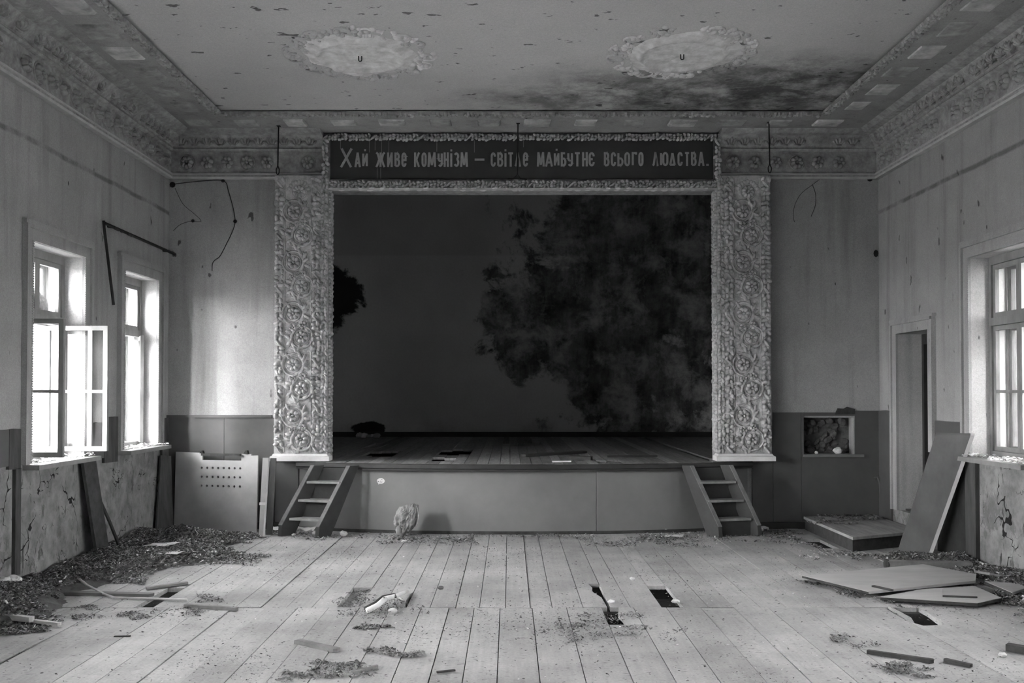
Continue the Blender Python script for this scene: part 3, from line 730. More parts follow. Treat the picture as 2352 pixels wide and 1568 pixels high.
MB().box(SX1, YB + .31, .77, AX1 - .01, SYB - .04, .7975).obj('side_flooring', M['stagefloor'], stage)

# loose boards lying on the stage
def loose(name, label, cat, p0, p1, w_, t_, z, mat, tilt=0.0, parts=None):
    """flat board from p0 to p1 (xy), width w_, thickness t_"""
    p0, p1 = Vector((p0[0], p0[1], z)), Vector((p1[0], p1[1], z + tilt)); d = (p1 - p0); c = Vector((-d.y, d.x, 0)).normalized() * w_ / 2
    k = d * .03
    b = MB().prism([p0 - c, p1 - c - k, p1 - c * .1, p1 + c - k * .4, p0 + c + k * .6, p0 + c * .2], (0, 0, t_))
    return tag(b.obj(name, mat), label, cat)
a = on_z(1200, 1049, .8); c = on_z(1345, 1040, .8)
loose('loose_board', 'long dark loose board lying along the middle of the stage floor', 'board', a[:2], c[:2], .12, .03, .802, M['wood'])
a = on_z(1308, 1055, .8); c = on_z(1360, 1056, .8)
loose('broken_board', 'short dark broken board near the stage edge, right of middle', 'board', a[:2], c[:2], .1, .04, .802, M['plyedge'])
a = on_z(1268, 1061.5, .8); c = on_z(1312, 1061, .8)
loose('pale_slat', 'thin pale slat on the very edge of the stage', 'slat', a[:2], c[:2], .05, .015, .802, M['paper'])
a = on_z(1395, 1050, .8); c = on_z(1510, 1049, .8)
loose('loose_board', 'dark splintered board on the stage floor behind the right steps', 'board', a[:2], c[:2], .1, .02, .802, M['wood'])
b = MB(); q = random.Random(8)
for i in range(9): b.blob((-2.42 + q.uniform(-.28, .3), SYB - .16 + q.uniform(-.08, .08), .83), (q.uniform(.04, .09), 0, 0), (0, q.uniform(.04, .08), .01), (.01, 0, q.uniform(.02, .06)), 6, 2)
stuff(tag(b.obj('fallen_plaster', M['chip']), 'heap of fallen plaster at the foot of the stage back wall', 'rubble'))

# ------------------------------------------------------------------ the portal: carved pilasters, lintel mouldings, slogan board
def pilaster(label, x0, x1, side, seed):
    """x0..x1 outer faces; side=+1 when the opening lies to the right (+x)"""
    o = thing('pilaster', label, 'pilaster', ((x0 + x1) / 2, YB - .09, .80)); q = random.Random(seed)
    zb, zt = .80, 4.125
    inner = x1 if side > 0 else x0
    MB().box(x0, YP + .03, zb + .085, x1, YB - .002, zt).obj('body', M['orn'], o)
    MB().loft([[(x0 - .03 + e, YP - .045 + e, z), (x1 + .03 - e, YP - .045 + e, z), (x1 + .03 - e, YB - .003, z), (x0 - .03 + e, YB - .003, z)] for e, z in ((0, zb + .004), (0, zb + .055), (.02, zb + .065), (.03, zb + .085))]).obj('base', M['plinth'], o)
    # reveal along the opening
    xr0, xr1 = (inner - .085, inner + .003) if side > 0 else (inner - .003, inner + .085)
    b = MB()
    fx = lambda t: (x0 + t) if side > 0 else (x1 - t)      # distance from the outer edge
    W_ = x1 - x0
    s1, f0, f1, s2a, s2b = .105, .13, W_ - .21, W_ - .19, W_ - .09
    n = Vector((0, -1, 0))
    for (ta, tb, sd) in ((.005, s1, 1), (s2a, s2b, 2)):
        xm = fx((ta + tb) / 2); b = MB(); lumps_line(b, (xm, YP + .032, zb + .1), (xm, YP + .032, zt - .02), n, tb - ta, .056, .042, .034, seed + sd, 2, .75, 11 if sd == 1 else 9)
        stuff(b.obj('leaf_border', M['orn'], o, True))
    xm = fx(W_ - .045); b = MB(); lumps_line(b, (xm, YP + .032, zb + .1), (xm, YP + .032, zt - .02), n, .08, .045, .03, .028, seed + 5, 2, .5)
    xi = inner + side * .006
    lumps_line(b, (xi, YP + .08, zb + .1), (xi, YP + .08, SZ1), (side, 0, 0), .10, .04, .026, .024, seed + 6, 3, .5)
    lumps_line(b, (xi, YP + .2, zb + .1), (xi, YP + .2, SZ1), (side, 0, 0), .10, .05, .02, .026, seed + 7, 3, .5)
    stuff(b.obj('inner_border', M['orn'], o, True))
    b = MB()
    for t in (s1 + .012, f1 + .012): b.tube([(fx(t), YP + .03, zb + .1), (fx(t), YP + .03, zt - .03)], .009, 5)
    stuff(b.obj('bead', M['orn'], o))
    # scroll field: large and small medallions on a winding stem
    xc = fx((f0 + f1) / 2); half = (f1 - f0) / 2
    big = rosette(.092, 7, .045, M['orn'], True); small = rosette(.06, 5, .038, M['orn'], True)
    per = .595; z = zt - .2; k = 0
    stem = []
    flip = 1
    place('medallion', rosette(.095, 9, .045, M['orn'], True), o, Vector((xc + .01, YP + .03, zt - .19)) - o.location)
    leafs = MB()
    for a in range(9):
        an = R(20 + a * 17.5); d = Vector((math.cos(an), 0, math.sin(an)))
        leafs.blob(Vector((xc + .01, YP + .032, zt - .19)) + d * .115, d * .035, n.cross(d) * .028, n * .018, 6, 2, True)
    z = zt - .42
    while z > zb + .3:
        L = half * .34
        place('medallion', big, o, Vector((xc - L, YP + .03, z)) - o.location, (0, q.uniform(-1, 1), 0))
        place('small_medallion', small, o, Vector((xc + L * 1.3, YP + .03, z - .135)) - o.location, (0, q.uniform(-1, 1), 0))
        place('small_medallion', small, o, Vector((xc - L * 1.1, YP + .03, z - .165)) - o.location, (0, q.uniform(-1, 1), 0))
        place('medallion', big, o, Vector((xc + L, YP + .03, z - .275)) - o.location, (0, q.uniform(-1, 1), 0))
        for (lx, lz, an) in ((.6, .02, .6), (.75, -.04, -.4), (-.8, .1, 2.2), (-.85, -.27, 2.6), (-.6, -.34, 3.6), (.1, -.40, 1.2), (.7, -.38, .3), (-.2, -.42, 2.0), (.55, .08, 1.2), (-.7, -.22, 2.9), (.85, -.2, -.6), (0.15, .12, 1.8)):
            d = Vector((math.cos(an), 0, math.sin(an))); c_ = Vector((xc + lx * half, YP + .032, z + lz))
            leafs.blob(c_, d * .055, n.cross(d) * .024, n * .034, 6, 2, True); d2 = Vector((math.cos(an + .8), 0, math.sin(an + .8))); leafs.blob(c_ + d2 * .025, d2 * .035, n.cross(d2) * .014, n * .016, 6, 2, True)
        z -= per
    stuff(leafs.obj('leaves', M['orn'], o, True))
    zz = zt - .3; pts = []
    while zz > zb + .12:
        ph = (zt - .42 - zz) / per * 2 * math.pi
        pts.append((xc + math.cos(ph) * half * .5, YP + .028, zz)); zz -= .02
    MB().tube(pts, .02, 6).obj('stem', M['orn'], o, True)
    b = MB()
    z = zt - .42
    while z > zb + .3:
        L = half * .34
        b.torus((xc - L, YP + .03, z), (1, 0, 0), (0, 0, 1), n, .128, .014, 18, 5, 2.2, .6, 5.2); b.torus((xc + L, YP + .03, z - .275), (1, 0, 0), (0, 0, 1), n, .128, .014, 18, 5, 2.2, -2.6, 2.4)
        z -= per
    stuff(b.obj('scrolls', M['orn'], o, True))
    return o
pilaster('tall carved white pilaster left of the stage opening', on_y(629, 700, YP).x, SX0, 1, 31)
pilaster('tall carved white pilaster right of the stage opening', SX1, on_y(1772, 700, YP).x, -1, 57)
SGX0, SGX1 = on_y(756, 360, YP).x, on_y(1641, 360, YP).x
lint = thing('stage_lintel', 'carved white lintel frame above the stage opening', 'lintel', ((SX0 + SX1) / 2, YB - .09, SZ1))
MB().box(SX0 - .07, YP + .06, SZ1 - .004, SX1 + .06, YB + .163, SZ1 + .11).box(SX0 - .07, YP + .1, SZ1 + .11, SX1 + .06, YB - .002, ZB - .002).obj('core', M['orn2'], lint)
n_ = (0, -1, 0)
b = MB(); lumps_line(b, (SX0 - .06, YP + .06, SZ1 + .06), (SX1 + .05, YP + .06, SZ1 + .06), n_, .08, .04, .05, .024, 71, 3, .5, 12); stuff(b.obj('lower_leaf_moulding', M['orn'], lint, True))
b = MB().box(SX0, YP + .02, SZ1 - .008, SX1, YP + .1, SZ1 + .012); b.obj('fillet', M['fillet'], lint)
b = MB(); lumps_line(b, (SX0 + .1, YP + .04, SZ1), (SX1 - .1, YP + .04, SZ1), (0, -.5, -1), .06, .11, .014, .04, 73, 1, .3); stuff(b.obj('broken_edge', M['block'], lint, True))
b = MB(); lumps_line(b, (SX0 - .06, YP + .06, ZB - .055), (SX1 + .05, YP + .06, ZB - .055), n_, .07, .04, .045, .021, 75, 3, .5, 14); stuff(b.obj('upper_leaf_moulding', M['orn'], lint, True))
for xm, sd in ((SGX0 - .055, 77), (SGX1 + .05, 79)):
    b = MB(); lumps_line(b, (xm, YP + .06, SZ1 + .09), (xm, YP + .06, ZB - .06), n_, .07, .045, .05, .026, sd, 2, .5, 9); stuff(b.obj('side_leaf_moulding', M['orn'], lint, True))
# slogan board
zs0, zs1 = on_y(1200, 410, YP + .07).z, on_y(1200, 319, YP + .07).z
sign = thing('slogan_board', 'long dark board above the stage with pale painted slogan', 'sign', ((SGX0 + SGX1) / 2, YP + .09, zs0))
MB().box(SGX0, YP + .075, zs0, SGX1, YP + .098, zs1).obj('board', M['sign'], sign)
# letters as strokes on a unit cell (0..1 wide, 0..1 high)
def arcp(cx, cy, rx, ry, a0, a1, n=12): return [(cx + rx * math.cos(R(a0 + (a1 - a0) * i / n)), cy + ry * math.sin(R(a0 + (a1 - a0) * i / n))) for i in range(n + 1)]
OV = arcp(.5, .74, .5, .26, 0, 180) + arcp(.5, .26, .5, .26, 180, 360) + [(1, .74)]
CC = arcp(.5, .74, .5, .26, 0, 180) + arcp(.5, .26, .5, .26, 180, 360)
VV = [[(0, 0), (0, 1), (.5, 1)] + arcp(.5, .77, .4, .23, 90, -90) + [(.1, .54)], [(.4, .54), (.55, .54)] + arcp(.55, .27, .45, .27, 90, -90) + [(0, 0)]]
GL = {
 'Х': [[(0, 0), (1, 1)], [(0.05, 1), (.95, 0)]], 'а': [[(0, 0), (.5, 1)], [(.5, 1), (1, 0)], [(.22, .28), (.78, .28)]], 'и': [[(0, 1), (0, 0)], [(1, 1), (1, 0)], [(.02, .1), (.98, .9)]],
 'ж': [[(.5, 1), (.5, 0)], [(0, 1), (.18, .9), (.32, .58), (.5, .5)], [(1, 1), (.82, .9), (.68, .58), (.5, .5)], [(0, 0), (.12, .12), (.3, .45), (.5, .5)], [(1, 0), (.88, .12), (.7, .45), (.5, .5)]],
 'в': VV, 'е': [[(.05, .48), (1, .48), (1, .74)] + arcp(.5, .74, .5, .26, 0, 180) + arcp(.5, .26, .5, .26, 180, 350)],
 'к': [[(0, 0), (0, 1)], [(1, 1), (.35, .52), (0, .48)], [(.35, .52), (1, 0)]], 'о': [OV], 'м': [[(0, 0), (.1, 1)], [(.1, 1), (.5, .12)], [(.5, .12), (.9, 1)], [(.9, 1), (1, 0)]],
 'у': [[(0, 1), (0, .6)] + arcp(.45, .6, .45, .2, 180, 300), [(1, 1), (1, .2)] + arcp(.55, .2, .45, .2, 0, -150)], 'н': [[(0, 0), (0, 1)], [(1, 0), (1, 1)], [(0, .5), (1, .5)]],
 'і': [[(.5, 0), (.5, .94)]], 'з': [arcp(.48, .77, .48, .23, 150, -80), arcp(.48, .27, .52, .27, 80, -150)], '—': [[(0, .5), (1, .5)]], 'с': [CC],
 'т': [[(0, 1), (1, 1)], [(.5, 1), (.5, 0)]], 'л': [[(0, .04), (.18, .12), (.5, 1), (.9, 0)]], 'б': [[(.9, 1), (0, 1), (0, 0), (.5, 0)] + arcp(.5, .28, .5, .28, -90, 90) + [(0, .56)]],
 'є': [CC, [(.05, .5), (.75, .5)]], 'ь': [[(0, 1), (0, 0), (.5, 0)] + arcp(.5, .28, .5, .28, -90, 90) + [(0, .56)]], 'г': [[(0, 0), (0, 1), (1, 1), (1, .88)]],
 'ю': [[(0, 0), (0, 1)], [(0, .5), (.35, .5)], [(.35 + .65 * a, b_) for a, b_ in OV]], 'д': [[(0, 0), (.5, 1)], [(.5, 1), (1, 0)], [(-.05, .02), (1.05, .02)]], '.': [[(.2, .06), (.8, .06)]]}
GL['й'] = GL['и']
TXT = [('Х', 781, 810, 1), ('а', 814, 829), ('й', 832, 845), ('ж', 862, 886), ('и', 889, 902), ('в', 906, 919), ('е', 922, 934), ('к', 951, 965), ('о', 968, 980), ('м', 982, 1002), ('у', 1005, 1017), ('н', 1019, 1031), ('і', 1034, 1039), ('з', 1042, 1055), ('м', 1057, 1075), ('—', 1088, 1115), ('с', 1127, 1139), ('в', 1142, 1156), ('і', 1158, 1164), ('т', 1165, 1181), ('л', 1181, 1198), ('е', 1201, 1213), ('м', 1233, 1251), ('а', 1252, 1270), ('й', 1272, 1285), ('б', 1288, 1301), ('у', 1303, 1316), ('т', 1318, 1334), ('н', 1337, 1350), ('є', 1352, 1366), ('в', 1387, 1400), ('с', 1403, 1415), ('ь', 1418, 1432), ('о', 1434, 1447), ('г', 1451, 1463), ('о', 1466, 1478), ('л', 1497, 1514), ('ю', 1516, 1535), ('д', 1537, 1552), ('с', 1556, 1568), ('т', 1571, 1585), ('в', 1587, 1600), ('а', 1603, 1618), ('.', 1622, 1628)]
YS = YP + .0745
def stroke(b, pts, wd, dy=0.0):
    """flat ribbon with mitred joints in the XZ plane"""
    P_ = [Vector((x, 0, z)) for x, z in pts]; L_, R_ = [], []
    for i, p in enumerate(P_):
        d0 = (p - P_[i - 1]).normalized() if i else None; d1 = (P_[i + 1] - p).normalized() if i < len(P_) - 1 else None
        d0 = d0 or d1; d1 = d1 or d0
        n0, n1 = Vector((-d0.z, 0, d0.x)), Vector((-d1.z, 0, d1.x)); mm = n0 + n1
        if mm.length < .3: mm = n0
        mm.normalize(); k = wd / 2 / max(.45, mm.dot(n0))
        L_.append(p + mm * k); R_.append(p - mm * k)
    v = [(p.x, YS - dy, p.z) for p in L_ + R_]; n = len(P_)
    v += [(x, YS - .003 - dy, z) for x, _, z in v]
    f = []
    for i in range(n - 1):
        f += [(2 * n + i, 2 * n + i + 1, 3 * n + i + 1, 3 * n + i), (i, n + i, n + i + 1, i + 1), (i, i + 1, 2 * n + i + 1, 2 * n + i), (n + i, 3 * n + i, 3 * n + i + 1, n + i + 1)]
    f += [(0, 2 * n, 3 * n, n), (n - 1, 2 * n - 1, 4 * n - 1, 3 * n - 1)]
    b.add(v, f)
for it in TXT:
    ch, u0, u1 = it[0], it[1], it[2]; big = len(it) > 3
    k = (u0 - 781) / 840; vb = 384 - 3 * k; vt = (341 if big else 350.5) - 1.5 * k
    a, c = on_y(u0, vb, YS), on_y(u1, vt, YS); wd = on_y(4.7, 0, YS).x - on_y(0, 0, YS).x; h = wd / 2
    x0, x1, z0, z1 = a.x + h, c.x - h, a.z + (h if ch not in 'ажилтмХнік' else 0), c.z - (h if ch not in 'ажилмХнік' else 0)
    if ch == 'і': x0, x1 = (a.x + c.x) / 2 - .001, (a.x + c.x) / 2 + .001
    b = MB()
    if ch == '.': x0, x1, z0, z1 = a.x, c.x, a.z, a.z + wd / .12; GL['.'] = [[(0, .06), (1, .06)]]
    for i_, s_ in enumerate(GL[ch]): stroke(b, [(x0 + (x1 - x0) * px, z0 + (z1 - z0) * pz) for px, pz in s_], wd * (1.15 if big else 1), i_ * .0012)
    if ch in 'йі':
        zc_ = on_y(u0, 346.5 - 1.5 * k, YS).z; xc_ = (a.x + c.x) / 2 if ch == 'й' else (a.x + c.x) / 2
        zc_ += .008 if ch == 'й' else .004
        stroke(b, [(xc_ - h * .9, zc_), (xc_ + h * .9, zc_)], wd * .95)
    b.obj('letter', M['letter'], sign)

for u, v0, v1 in ((866, 386, 411), (874, 386, 411), (782, 322, 342), (848, 322, 350), (861, 322, 345), (876, 322, 360), (893, 322, 352), (1003, 322, 348), (1089, 322, 350), (1202, 322, 338)):
    a, c = on_y(u, v1, YS), on_y(u + .8, v0, YS); MB().box(a.x, YS - .001, a.z, a.x + .0035, YS + .0005, c.z).obj('paint_drip', M['letter'], sign)
# hanging iron rods
def hanging_rod(label, u, v0, v1, hook):
    p = on_z(u, v0, ZB); y = p.y; o = thing('hanging_rod', label, 'rod', (p.x, y, ZB))
    p1 = on_y(u - 2 if u < 1500 else u + 2, v1, y)
    MB().tube([p, p1 + Vector((0, 0, .09 if hook == 'eye' else .04))], .0075, 6).obj('shaft', M['iron'], o)
    if hook == 'eye':
        c = p1 + Vector((0, 0, .045)); b = MB()
        pts = [c + Vector((.018 * math.sin(t) * (1 if math.cos(t) < .4 else .55), 0, .048 * math.cos(t))) for t in [2 * math.pi * i / 14 for i in range(15)]]
        b.tube(pts, .006, 5).obj('eye', M['iron'], o)
    else:
        b = MB(); b.tube([p1 + Vector((-.11, 0, -.005)), p1 + Vector((-.04, 0, -.0)), p1 + Vector((0, 0, .05)), p1 + Vector((.035, 0, .0)), p1 + Vector((.11, 0, -.008))], .0075, 6); b.obj('crossbar', M['iron'], o)
    MB().box(p.x - .02, y - .02, ZB - .006, p.x + .02, y + .02, ZB).obj('ceiling_plate', M['iron'], o)
hanging_rod('black iron rod with a closed eye, hanging before the left frieze', 640, 289, 400, 'eye')
hanging_rod('black iron rod ending in a crossbar, hanging before the slogan board', 1190, 283, 410, 'bar')
hanging_rod('black iron rod with a closed eye, hanging before the right frieze', 1766, 281, 396, 'eye')

# ------------------------------------------------------------------ the two flights of steps
def steps(label, T0, T1, F0, F1, bottom_riser):
    """T0,T1 upper front corners (left,right), F0,F1 feet, all xy"""
    T0, T1, F0, F1 = [Vector((a[0], a[1] - .045, 0)) for a in (T0, T1, F0, F1)]
    o = thing('stage_steps', label, 'steps', tuple((T0 + T1 + F0 + F1) / 4)); H = .77
    wv = (T1 - T0).normalized(); th = .042
    for (T, Ft, sgn) in ((T0, F0, 1), (T1, F1, -1)):
        r = (Ft - T); rh = r.normalized(); back = -rh * .15
        k = .12
        top = T + Vector((0, 0, H)); kn = Ft + Vector((0, 0, .13)); kn = Ft + (T - Ft) * .03 + Vector((0, 0, .12))
        pts = [top, top + back * .75, Ft + back, Ft, kn]
        MB().prism(pts, wv * th * sgn).obj('stringer', M['wood'], o)
        MB().prism([top, top + wv * th * sgn, kn + wv * th * sgn, kn], rh * .006 + Vector((0, 0, .004))).obj('front_edge', M['edge'], o)  # strip along the front edge, paler than the stringer's sides
    for i, z in enumerate((.2, .4, .6)):
        t = 1 - z / H
        a = T0 + (F0 - T0) * t + wv * th; c = T1 + (F1 - T1) * t - wv * th
        ra = -(F0 - T0).normalized() * .15; rc = -(F1 - T1).normalized() * .15
        sh = Vector((0, -.035, 0))
        MB().prism([a + sh + Vector((0, 0, z - .025)), c + sh + Vector((0, 0, z - .025)), c + rc + Vector((0, .06, z - .025)), a + ra + Vector((0, .06, z - .025))], (0, 0, .025)).obj('tread', M['woodedge'], o)
        # riser above this tread
        za, zb_ = z, (z + .175 if i < 2 else .74)
        a2, c2 = a + ra * .75 + Vector((0, .05, 0)), c + rc * .75 + Vector((0, .05, 0))
        MB().prism([a2 + Vector((0, 0, za)), c2 + Vector((0, 0, za)), c2 + Vector((0, 0, zb_)), a2 + Vector((0, 0, zb_))], (0, .018, 0)).obj('riser', M['wood'], o)
        if i == 0 and bottom_riser:
            MB().prism([a + Vector((0, 0, .0)), c + Vector((0, 0, .0)), c + Vector((0, 0, .174)), a + Vector((0, 0, .174))], (0, .018, 0)).obj('riser', M['wood'], o)
    return o
steps('dark wooden steps without a bottom riser, at the left end of the stage', (-2.245, 10.90), (-1.785, 10.82), (-2.575, 10.72), (-2.09, 10.56), False)
steps('dark wooden steps with closed risers, at the right end of the stage', (2.03, 10.84), (2.53, 10.92), (2.30, 10.58), (2.80, 10.70), True)

# ------------------------------------------------------------------ things by the left back wall
# perforated panel leaning on the wall
c = [on_y(398, 1046, 11.12), on_y(602, 1048, 10.95), on_z(592, 1222, 0), on_z(402, 1212, 0)]
pl = thing('perforated_panel', 'pale leaning panel with three rows of round holes and a slot', 'panel', tuple((c[2] + c[3]) / 2))
A, B = Vector((-3.90, 11.20, 0)), Vector((-2.88, 10.98, 0)); TOPZ = .90
up = Vector((0, .05, TOPZ)); ex = (B - A); nrm = up.cross(ex).normalized()
def pp(s, t): return A + ex * s + up * t
# plate with a notch at the top and three rows of round holes
hc = [(.325 + .0665 * i, .80 - .115 * j) for j in range(3) for i in range(8)]
bm = bmesh.new(); loops = [[pp(0, 0), pp(1, 0), pp(1, .97), pp(.92, .965), pp(.92, .985), pp(.80, .985), pp(.80, .90), pp(.33, .90), pp(.33, .99), pp(0, 1)]]
e1, e2 = ex.normalized(), up.normalized()
loops += [[pp(a_, t_) + (e1 * math.cos(2 * math.pi * k / 10) + e2 * math.sin(2 * math.pi * k / 10)) * .0135 for k in range(10)] for a_, t_ in hc]
ed = []
for lp in loops:
    vv = [bm.verts.new(p - pl.location) for p in lp]
    for i in range(len(vv)): ed.append(bm.edges.new((vv[i], vv[(i + 1) % len(vv)])))
bmesh.ops.triangle_fill(bm, use_beauty=True, edges=ed)
ret = bmesh.ops.extrude_face_region(bm, geom=list(bm.faces))
bmesh.ops.translate(bm, vec=-nrm * .022, verts=[g for g in ret['geom'] if isinstance(g, bmesh.types.BMVert)])
bmesh.ops.recalc_face_normals(bm, faces=bm.faces)
me = bpy.data.meshes.new('plate'); bm.to_mesh(me); bm.free(); me.materials.append(M['panel']); place('plate', me, pl, (0, 0, 0))
MB().prism([pp(.30, .985), pp(.32, 1.015), pp(.335, 1.02), pp(.345, .985)], nrm * -.04).prism([pp(.83, .985), pp(.86, 1.03), pp(.875, 1.03), pp(.885, .985)], nrm * -.04).obj('bracket', M['iron'], pl)
MB().prism([pp(.33, .955), pp(.80, .955), pp(.80, .985), pp(.33, .985)], nrm * -.06).obj('cross_rail', M['plyedge'], pl)
def upright(name, label, x0, x1, y, h, mat, mat2, lean=.03):
    o = thing(name, label, 'board', ((x0 + x1) / 2, y, 0))
    MB().prism([(x0, y, 0), (x1, y, 0), (x1, y + lean, h), (x0, y + lean, h)], (0, .028, 0)).obj('face', mat, o)
    return o
a = on_z(594, 1231, 0); c = on_z(608, 1231, 0)
d_ = thing('door_panel', 'pale upright panel edge standing beside the perforated panel', 'panel', tuple(a))
MB().prism([(a.x, a.y, 0), (c.x - .02, a.y, 0), (c.x + .01, a.y + .1, .86), (a.x + .015, a.y + .1, .86)], (.0, .03, 0)).obj('face', M['panel'], d_)
MB().prism([(c.x - .02, a.y + .0, 0), (c.x - .005, a.y + .02, 0), (c.x + .02, a.y + .12, .86), (c.x + .01, a.y + .1, .86)], (.0, .012, 0)).obj('lipping', M['plinth'], d_)
MB().box(a.x - .004, a.y - .006 + .04, .34, c.x - .0, a.y + .05, .37).obj('hinge', M['plinth'], d_)
a = on_z(609, 1229, 0); c = on_z(628, 1228, 0)
tag(MB().prism([(a.x, a.y + .03, 0), (c.x - .015, a.y + .04, 0), (c.x, a.y + .14, .85), (a.x + .02, a.y + .14, .85)], (0, .02, 0)).obj('upright_board', M['dado']), 'dark narrow board standing between pale panel edge and steps', 'board')
# boards leaning against the left wall
def lean_board(label, y0, y1, h, x_foot, mat, dy=0.0):
    b = MB().prism([(XL + x_foot, y0, 0), (XL + x_foot, y1, 0), (XL + .035, y1 - dy, h), (XL + .035, y0 - dy, h)], (.028, 0, 0))
    return tag(b.obj('leaning_board', mat), label, 'board')
lean_board('tall dark board leaning on the left wall between the two windows', 9.06, 9.33, .96, .12, M['plyedge'], .15)
a0, a1 = on_z(362, 1221, 0), on_z(400, 1215, 0)
tag(MB().prism([(-3.98, 10.78, 0), (-3.86, 11.0, 0), (-3.93, 11.1, .86), (-3.99, 10.95, .88)], (.02, -.01, 0)).obj('leaning_board', M['dadodark']), 'dark board leaning in the back left corner behind the perforated panel', 'board')
a, c = Vector((XL + .036, 9.27, .62)), Vector((XL + .17, 9.50, .05))
tag(MB().tube([a, (a + c) / 2 + Vector((.01, 0, 0)), c + Vector((0, 0, .01))], .018, 6).obj('leaning_stick', M['plyedge']), 'dark thin stick leaning on the cracked plaster under the second window', 'stick')
# curtain rail and dangling tube on the left wall
a = on_x(240, 512, XL + .07); c = Vector((XL + .07, YB - .005, a.z - .02))
o = thing('curtain_rail', 'dark metal curtain rail along the left wall above the far window', 'rail', tuple(a))
MB().tube([a, c], .016, 7).obj('rail', M['iron'], o)
for t in (.12, .9):
    p = a + (c - a) * t; MB().tube([p, (XL + .001, p.y, p.z + .01)], .013, 6).obj('bracket', M['iron'], o)
b = MB(); q = random.Random(4)
for i in range(9):
    p = a + (c - a) * q.uniform(.1, .35); b.blob(p + Vector((.01, 0, -.01)), (.018, 0, 0), (0, .03, 0), (0, 0, .016), 6, 2)
stuff(b.obj('rust_scale', M['dadodark'], o))
e = on_x(261, 700, XL + .1)
tag(MB().tube([a + Vector((.0, -.02, .02)), a + Vector((0.002, -.01, -.05)), e], .014, 7).obj('hanging_tube', M['iron']), 'black tube hanging down from the near end of the curtain rail', 'tube')
# wires on the back wall
def wire(label, pts, r=.006, dots=()):
    P_ = [on_y(u, v, YB - .008) for u, v in pts]; o = thing('wire', label, 'wire', tuple(P_[0]))
    # smooth
    S = []
    for i in range(len(P_) - 1):
        p0, p1, p2, p3 = P_[max(i - 1, 0)], P_[i], P_[i + 1], P_[min(i + 2, len(P_) - 1)]
        for k in range(5):
            t = k / 5; S.append(.5 * ((2 * p1) + (p2 - p0) * t + (2 * p0 - 5 * p1 + 4 * p2 - p3) * t * t + (3 * p1 - p0 - 3 * p2 + p3) * t ** 3))
    S.append(P_[-1]); S = [Vector((p.x, YB - .008, p.z)) for p in S]
    MB().tube(S, r, 5).obj('cable', M['wood'], o)
    for (u, v, rr) in dots:
        p = on_y(u, v, YB - .0145); MB().blob(p, (rr, 0, 0), (0, .012, 0), (0, 0, rr), 8, 2).obj('box', M['iron'], o)
wire('dark wire looping down the left back wall from a corner box', [(396, 423), (450, 417), (512, 415), (525, 440), (538, 490), (538, 520), (520, 560), (505, 588), (495, 596), (488, 605), (487, 622)], .005, [(396, 424, .035), (512, 415, .022), (540, 508, .024)])
wire('thin wire drooping across the left back wall beside the corner', [(402, 432), (420, 468), (445, 490), (462, 508), (440, 508), (415, 515), (398, 530)], .003, [(443, 507, .02)])
wire('thin wire hanging in a loose loop high on the right back wall', [(1888, 408), (1865, 425), (1840, 445), (1826, 470), (1822, 495), (1825, 510)], .003, [(1888, 407, .03)])
wire('short wire curving down beside the loose loop on right back wall', [(1866, 424), (1873, 445), (1873, 470), (1863, 497)], .004)
for i, (u, v, sx, sz) in enumerate(((1998, 411, .035, .03), (2012, 582, .03, .045))):
    p = on_y(u, v, YB - .012); tag(MB().blob(p, (sx, 0, 0), (0, .02, 0), (0, 0, sz), 8, 2).obj('wall_socket', M['iron']), ('small black box on the right back wall under the cornice', 'small black box on the back wall near the right corner')[i], 'socket')
b = MB(); P_ = [on_y(2008, 1098, YB - .03), on_y(2016, 1095, YB - .05), on_y(2021, 1110, YB - .05), on_y(2026, 1160, YB - .05)]
tag(MB().tube(P_, .016, 7).obj('wall_pipe', M['dado']), 'thin dark pipe with bent top on the right corner dado', 'pipe')

# ------------------------------------------------------------------ right side: platform and leaning board
PZ = .15
pf = thing('low_platform', 'low broken wooden platform in the back right corner below the door', 'platform', (3.9, 10.4, 0))
poly = [(3.43, 9.60), (4.08, 9.93), (4.30, 10.05), (4.31, 11.2), (3.45, 11.2)]
tops = [(3.43, 3.66), (3.66, 3.90), (3.90, 4.12), (4.12, 4.31)]
def front_y(x): return 9.60 + (x - 3.43) * .5
for a, c in tops:
    MB().prism([(a + .002, front_y(a), PZ - .028), (c - .002, front_y(c), PZ - .028), (c - .002, 11.2, PZ - .028), (a + .002, 11.2, PZ - .028)], (0, 0, .028)).obj('top_board', M['platf'], pf)
MB().prism([(3.44, 9.63, 0), (4.31, front_y(4.31) + .02, 0), (4.31, front_y(4.31) + .02, PZ - .03), (3.44, 9.63, PZ - .03)], (0, .03, 0)).obj('front_board', M['plyedge'], pf)
MB().box(3.44, 9.66, 0, 3.47, 11.18, PZ - .03).obj('side_board', M['plyedge'], pf)
# leaning wide board
bf0, bf1, bt0, bt1 = Vector((3.86, 9.50, .0)), Vector((4.16, 9.42, .0)), Vector((3.985, 8.96, 1.19)), Vector((4.335, 8.90, 1.19))
bf0, bf1 = on_z(2062, 1266, .0), on_z(2133, 1271, .0)
bt1 = on_y(2229, 1000, 8.90); bt0 = bt1 + (bf0 - bf1) * 1.03
o = thing('leaning_plank', 'wide grey plank with pale edge leaning by the right window', 'plank', tuple((bf0 + bf1) / 2))
nn = (bf1 - bf0).cross(bt0 - bf0).normalized(); nn = nn if nn.y < 0 else -nn
MB().prism([bf0, bf1, bt1, bt0], -nn * .05).obj('face', M['board'], o)
rt = (bf1 - bf0).normalized()
MB().prism([bf1 + rt * .001 + nn * .004, bf1 + rt * .001 - nn * .05, bt1 + rt * .001 - nn * .05, bt1 + rt * .001 + nn * .004], rt * .034).obj('lipping', M['boardedge'], o)

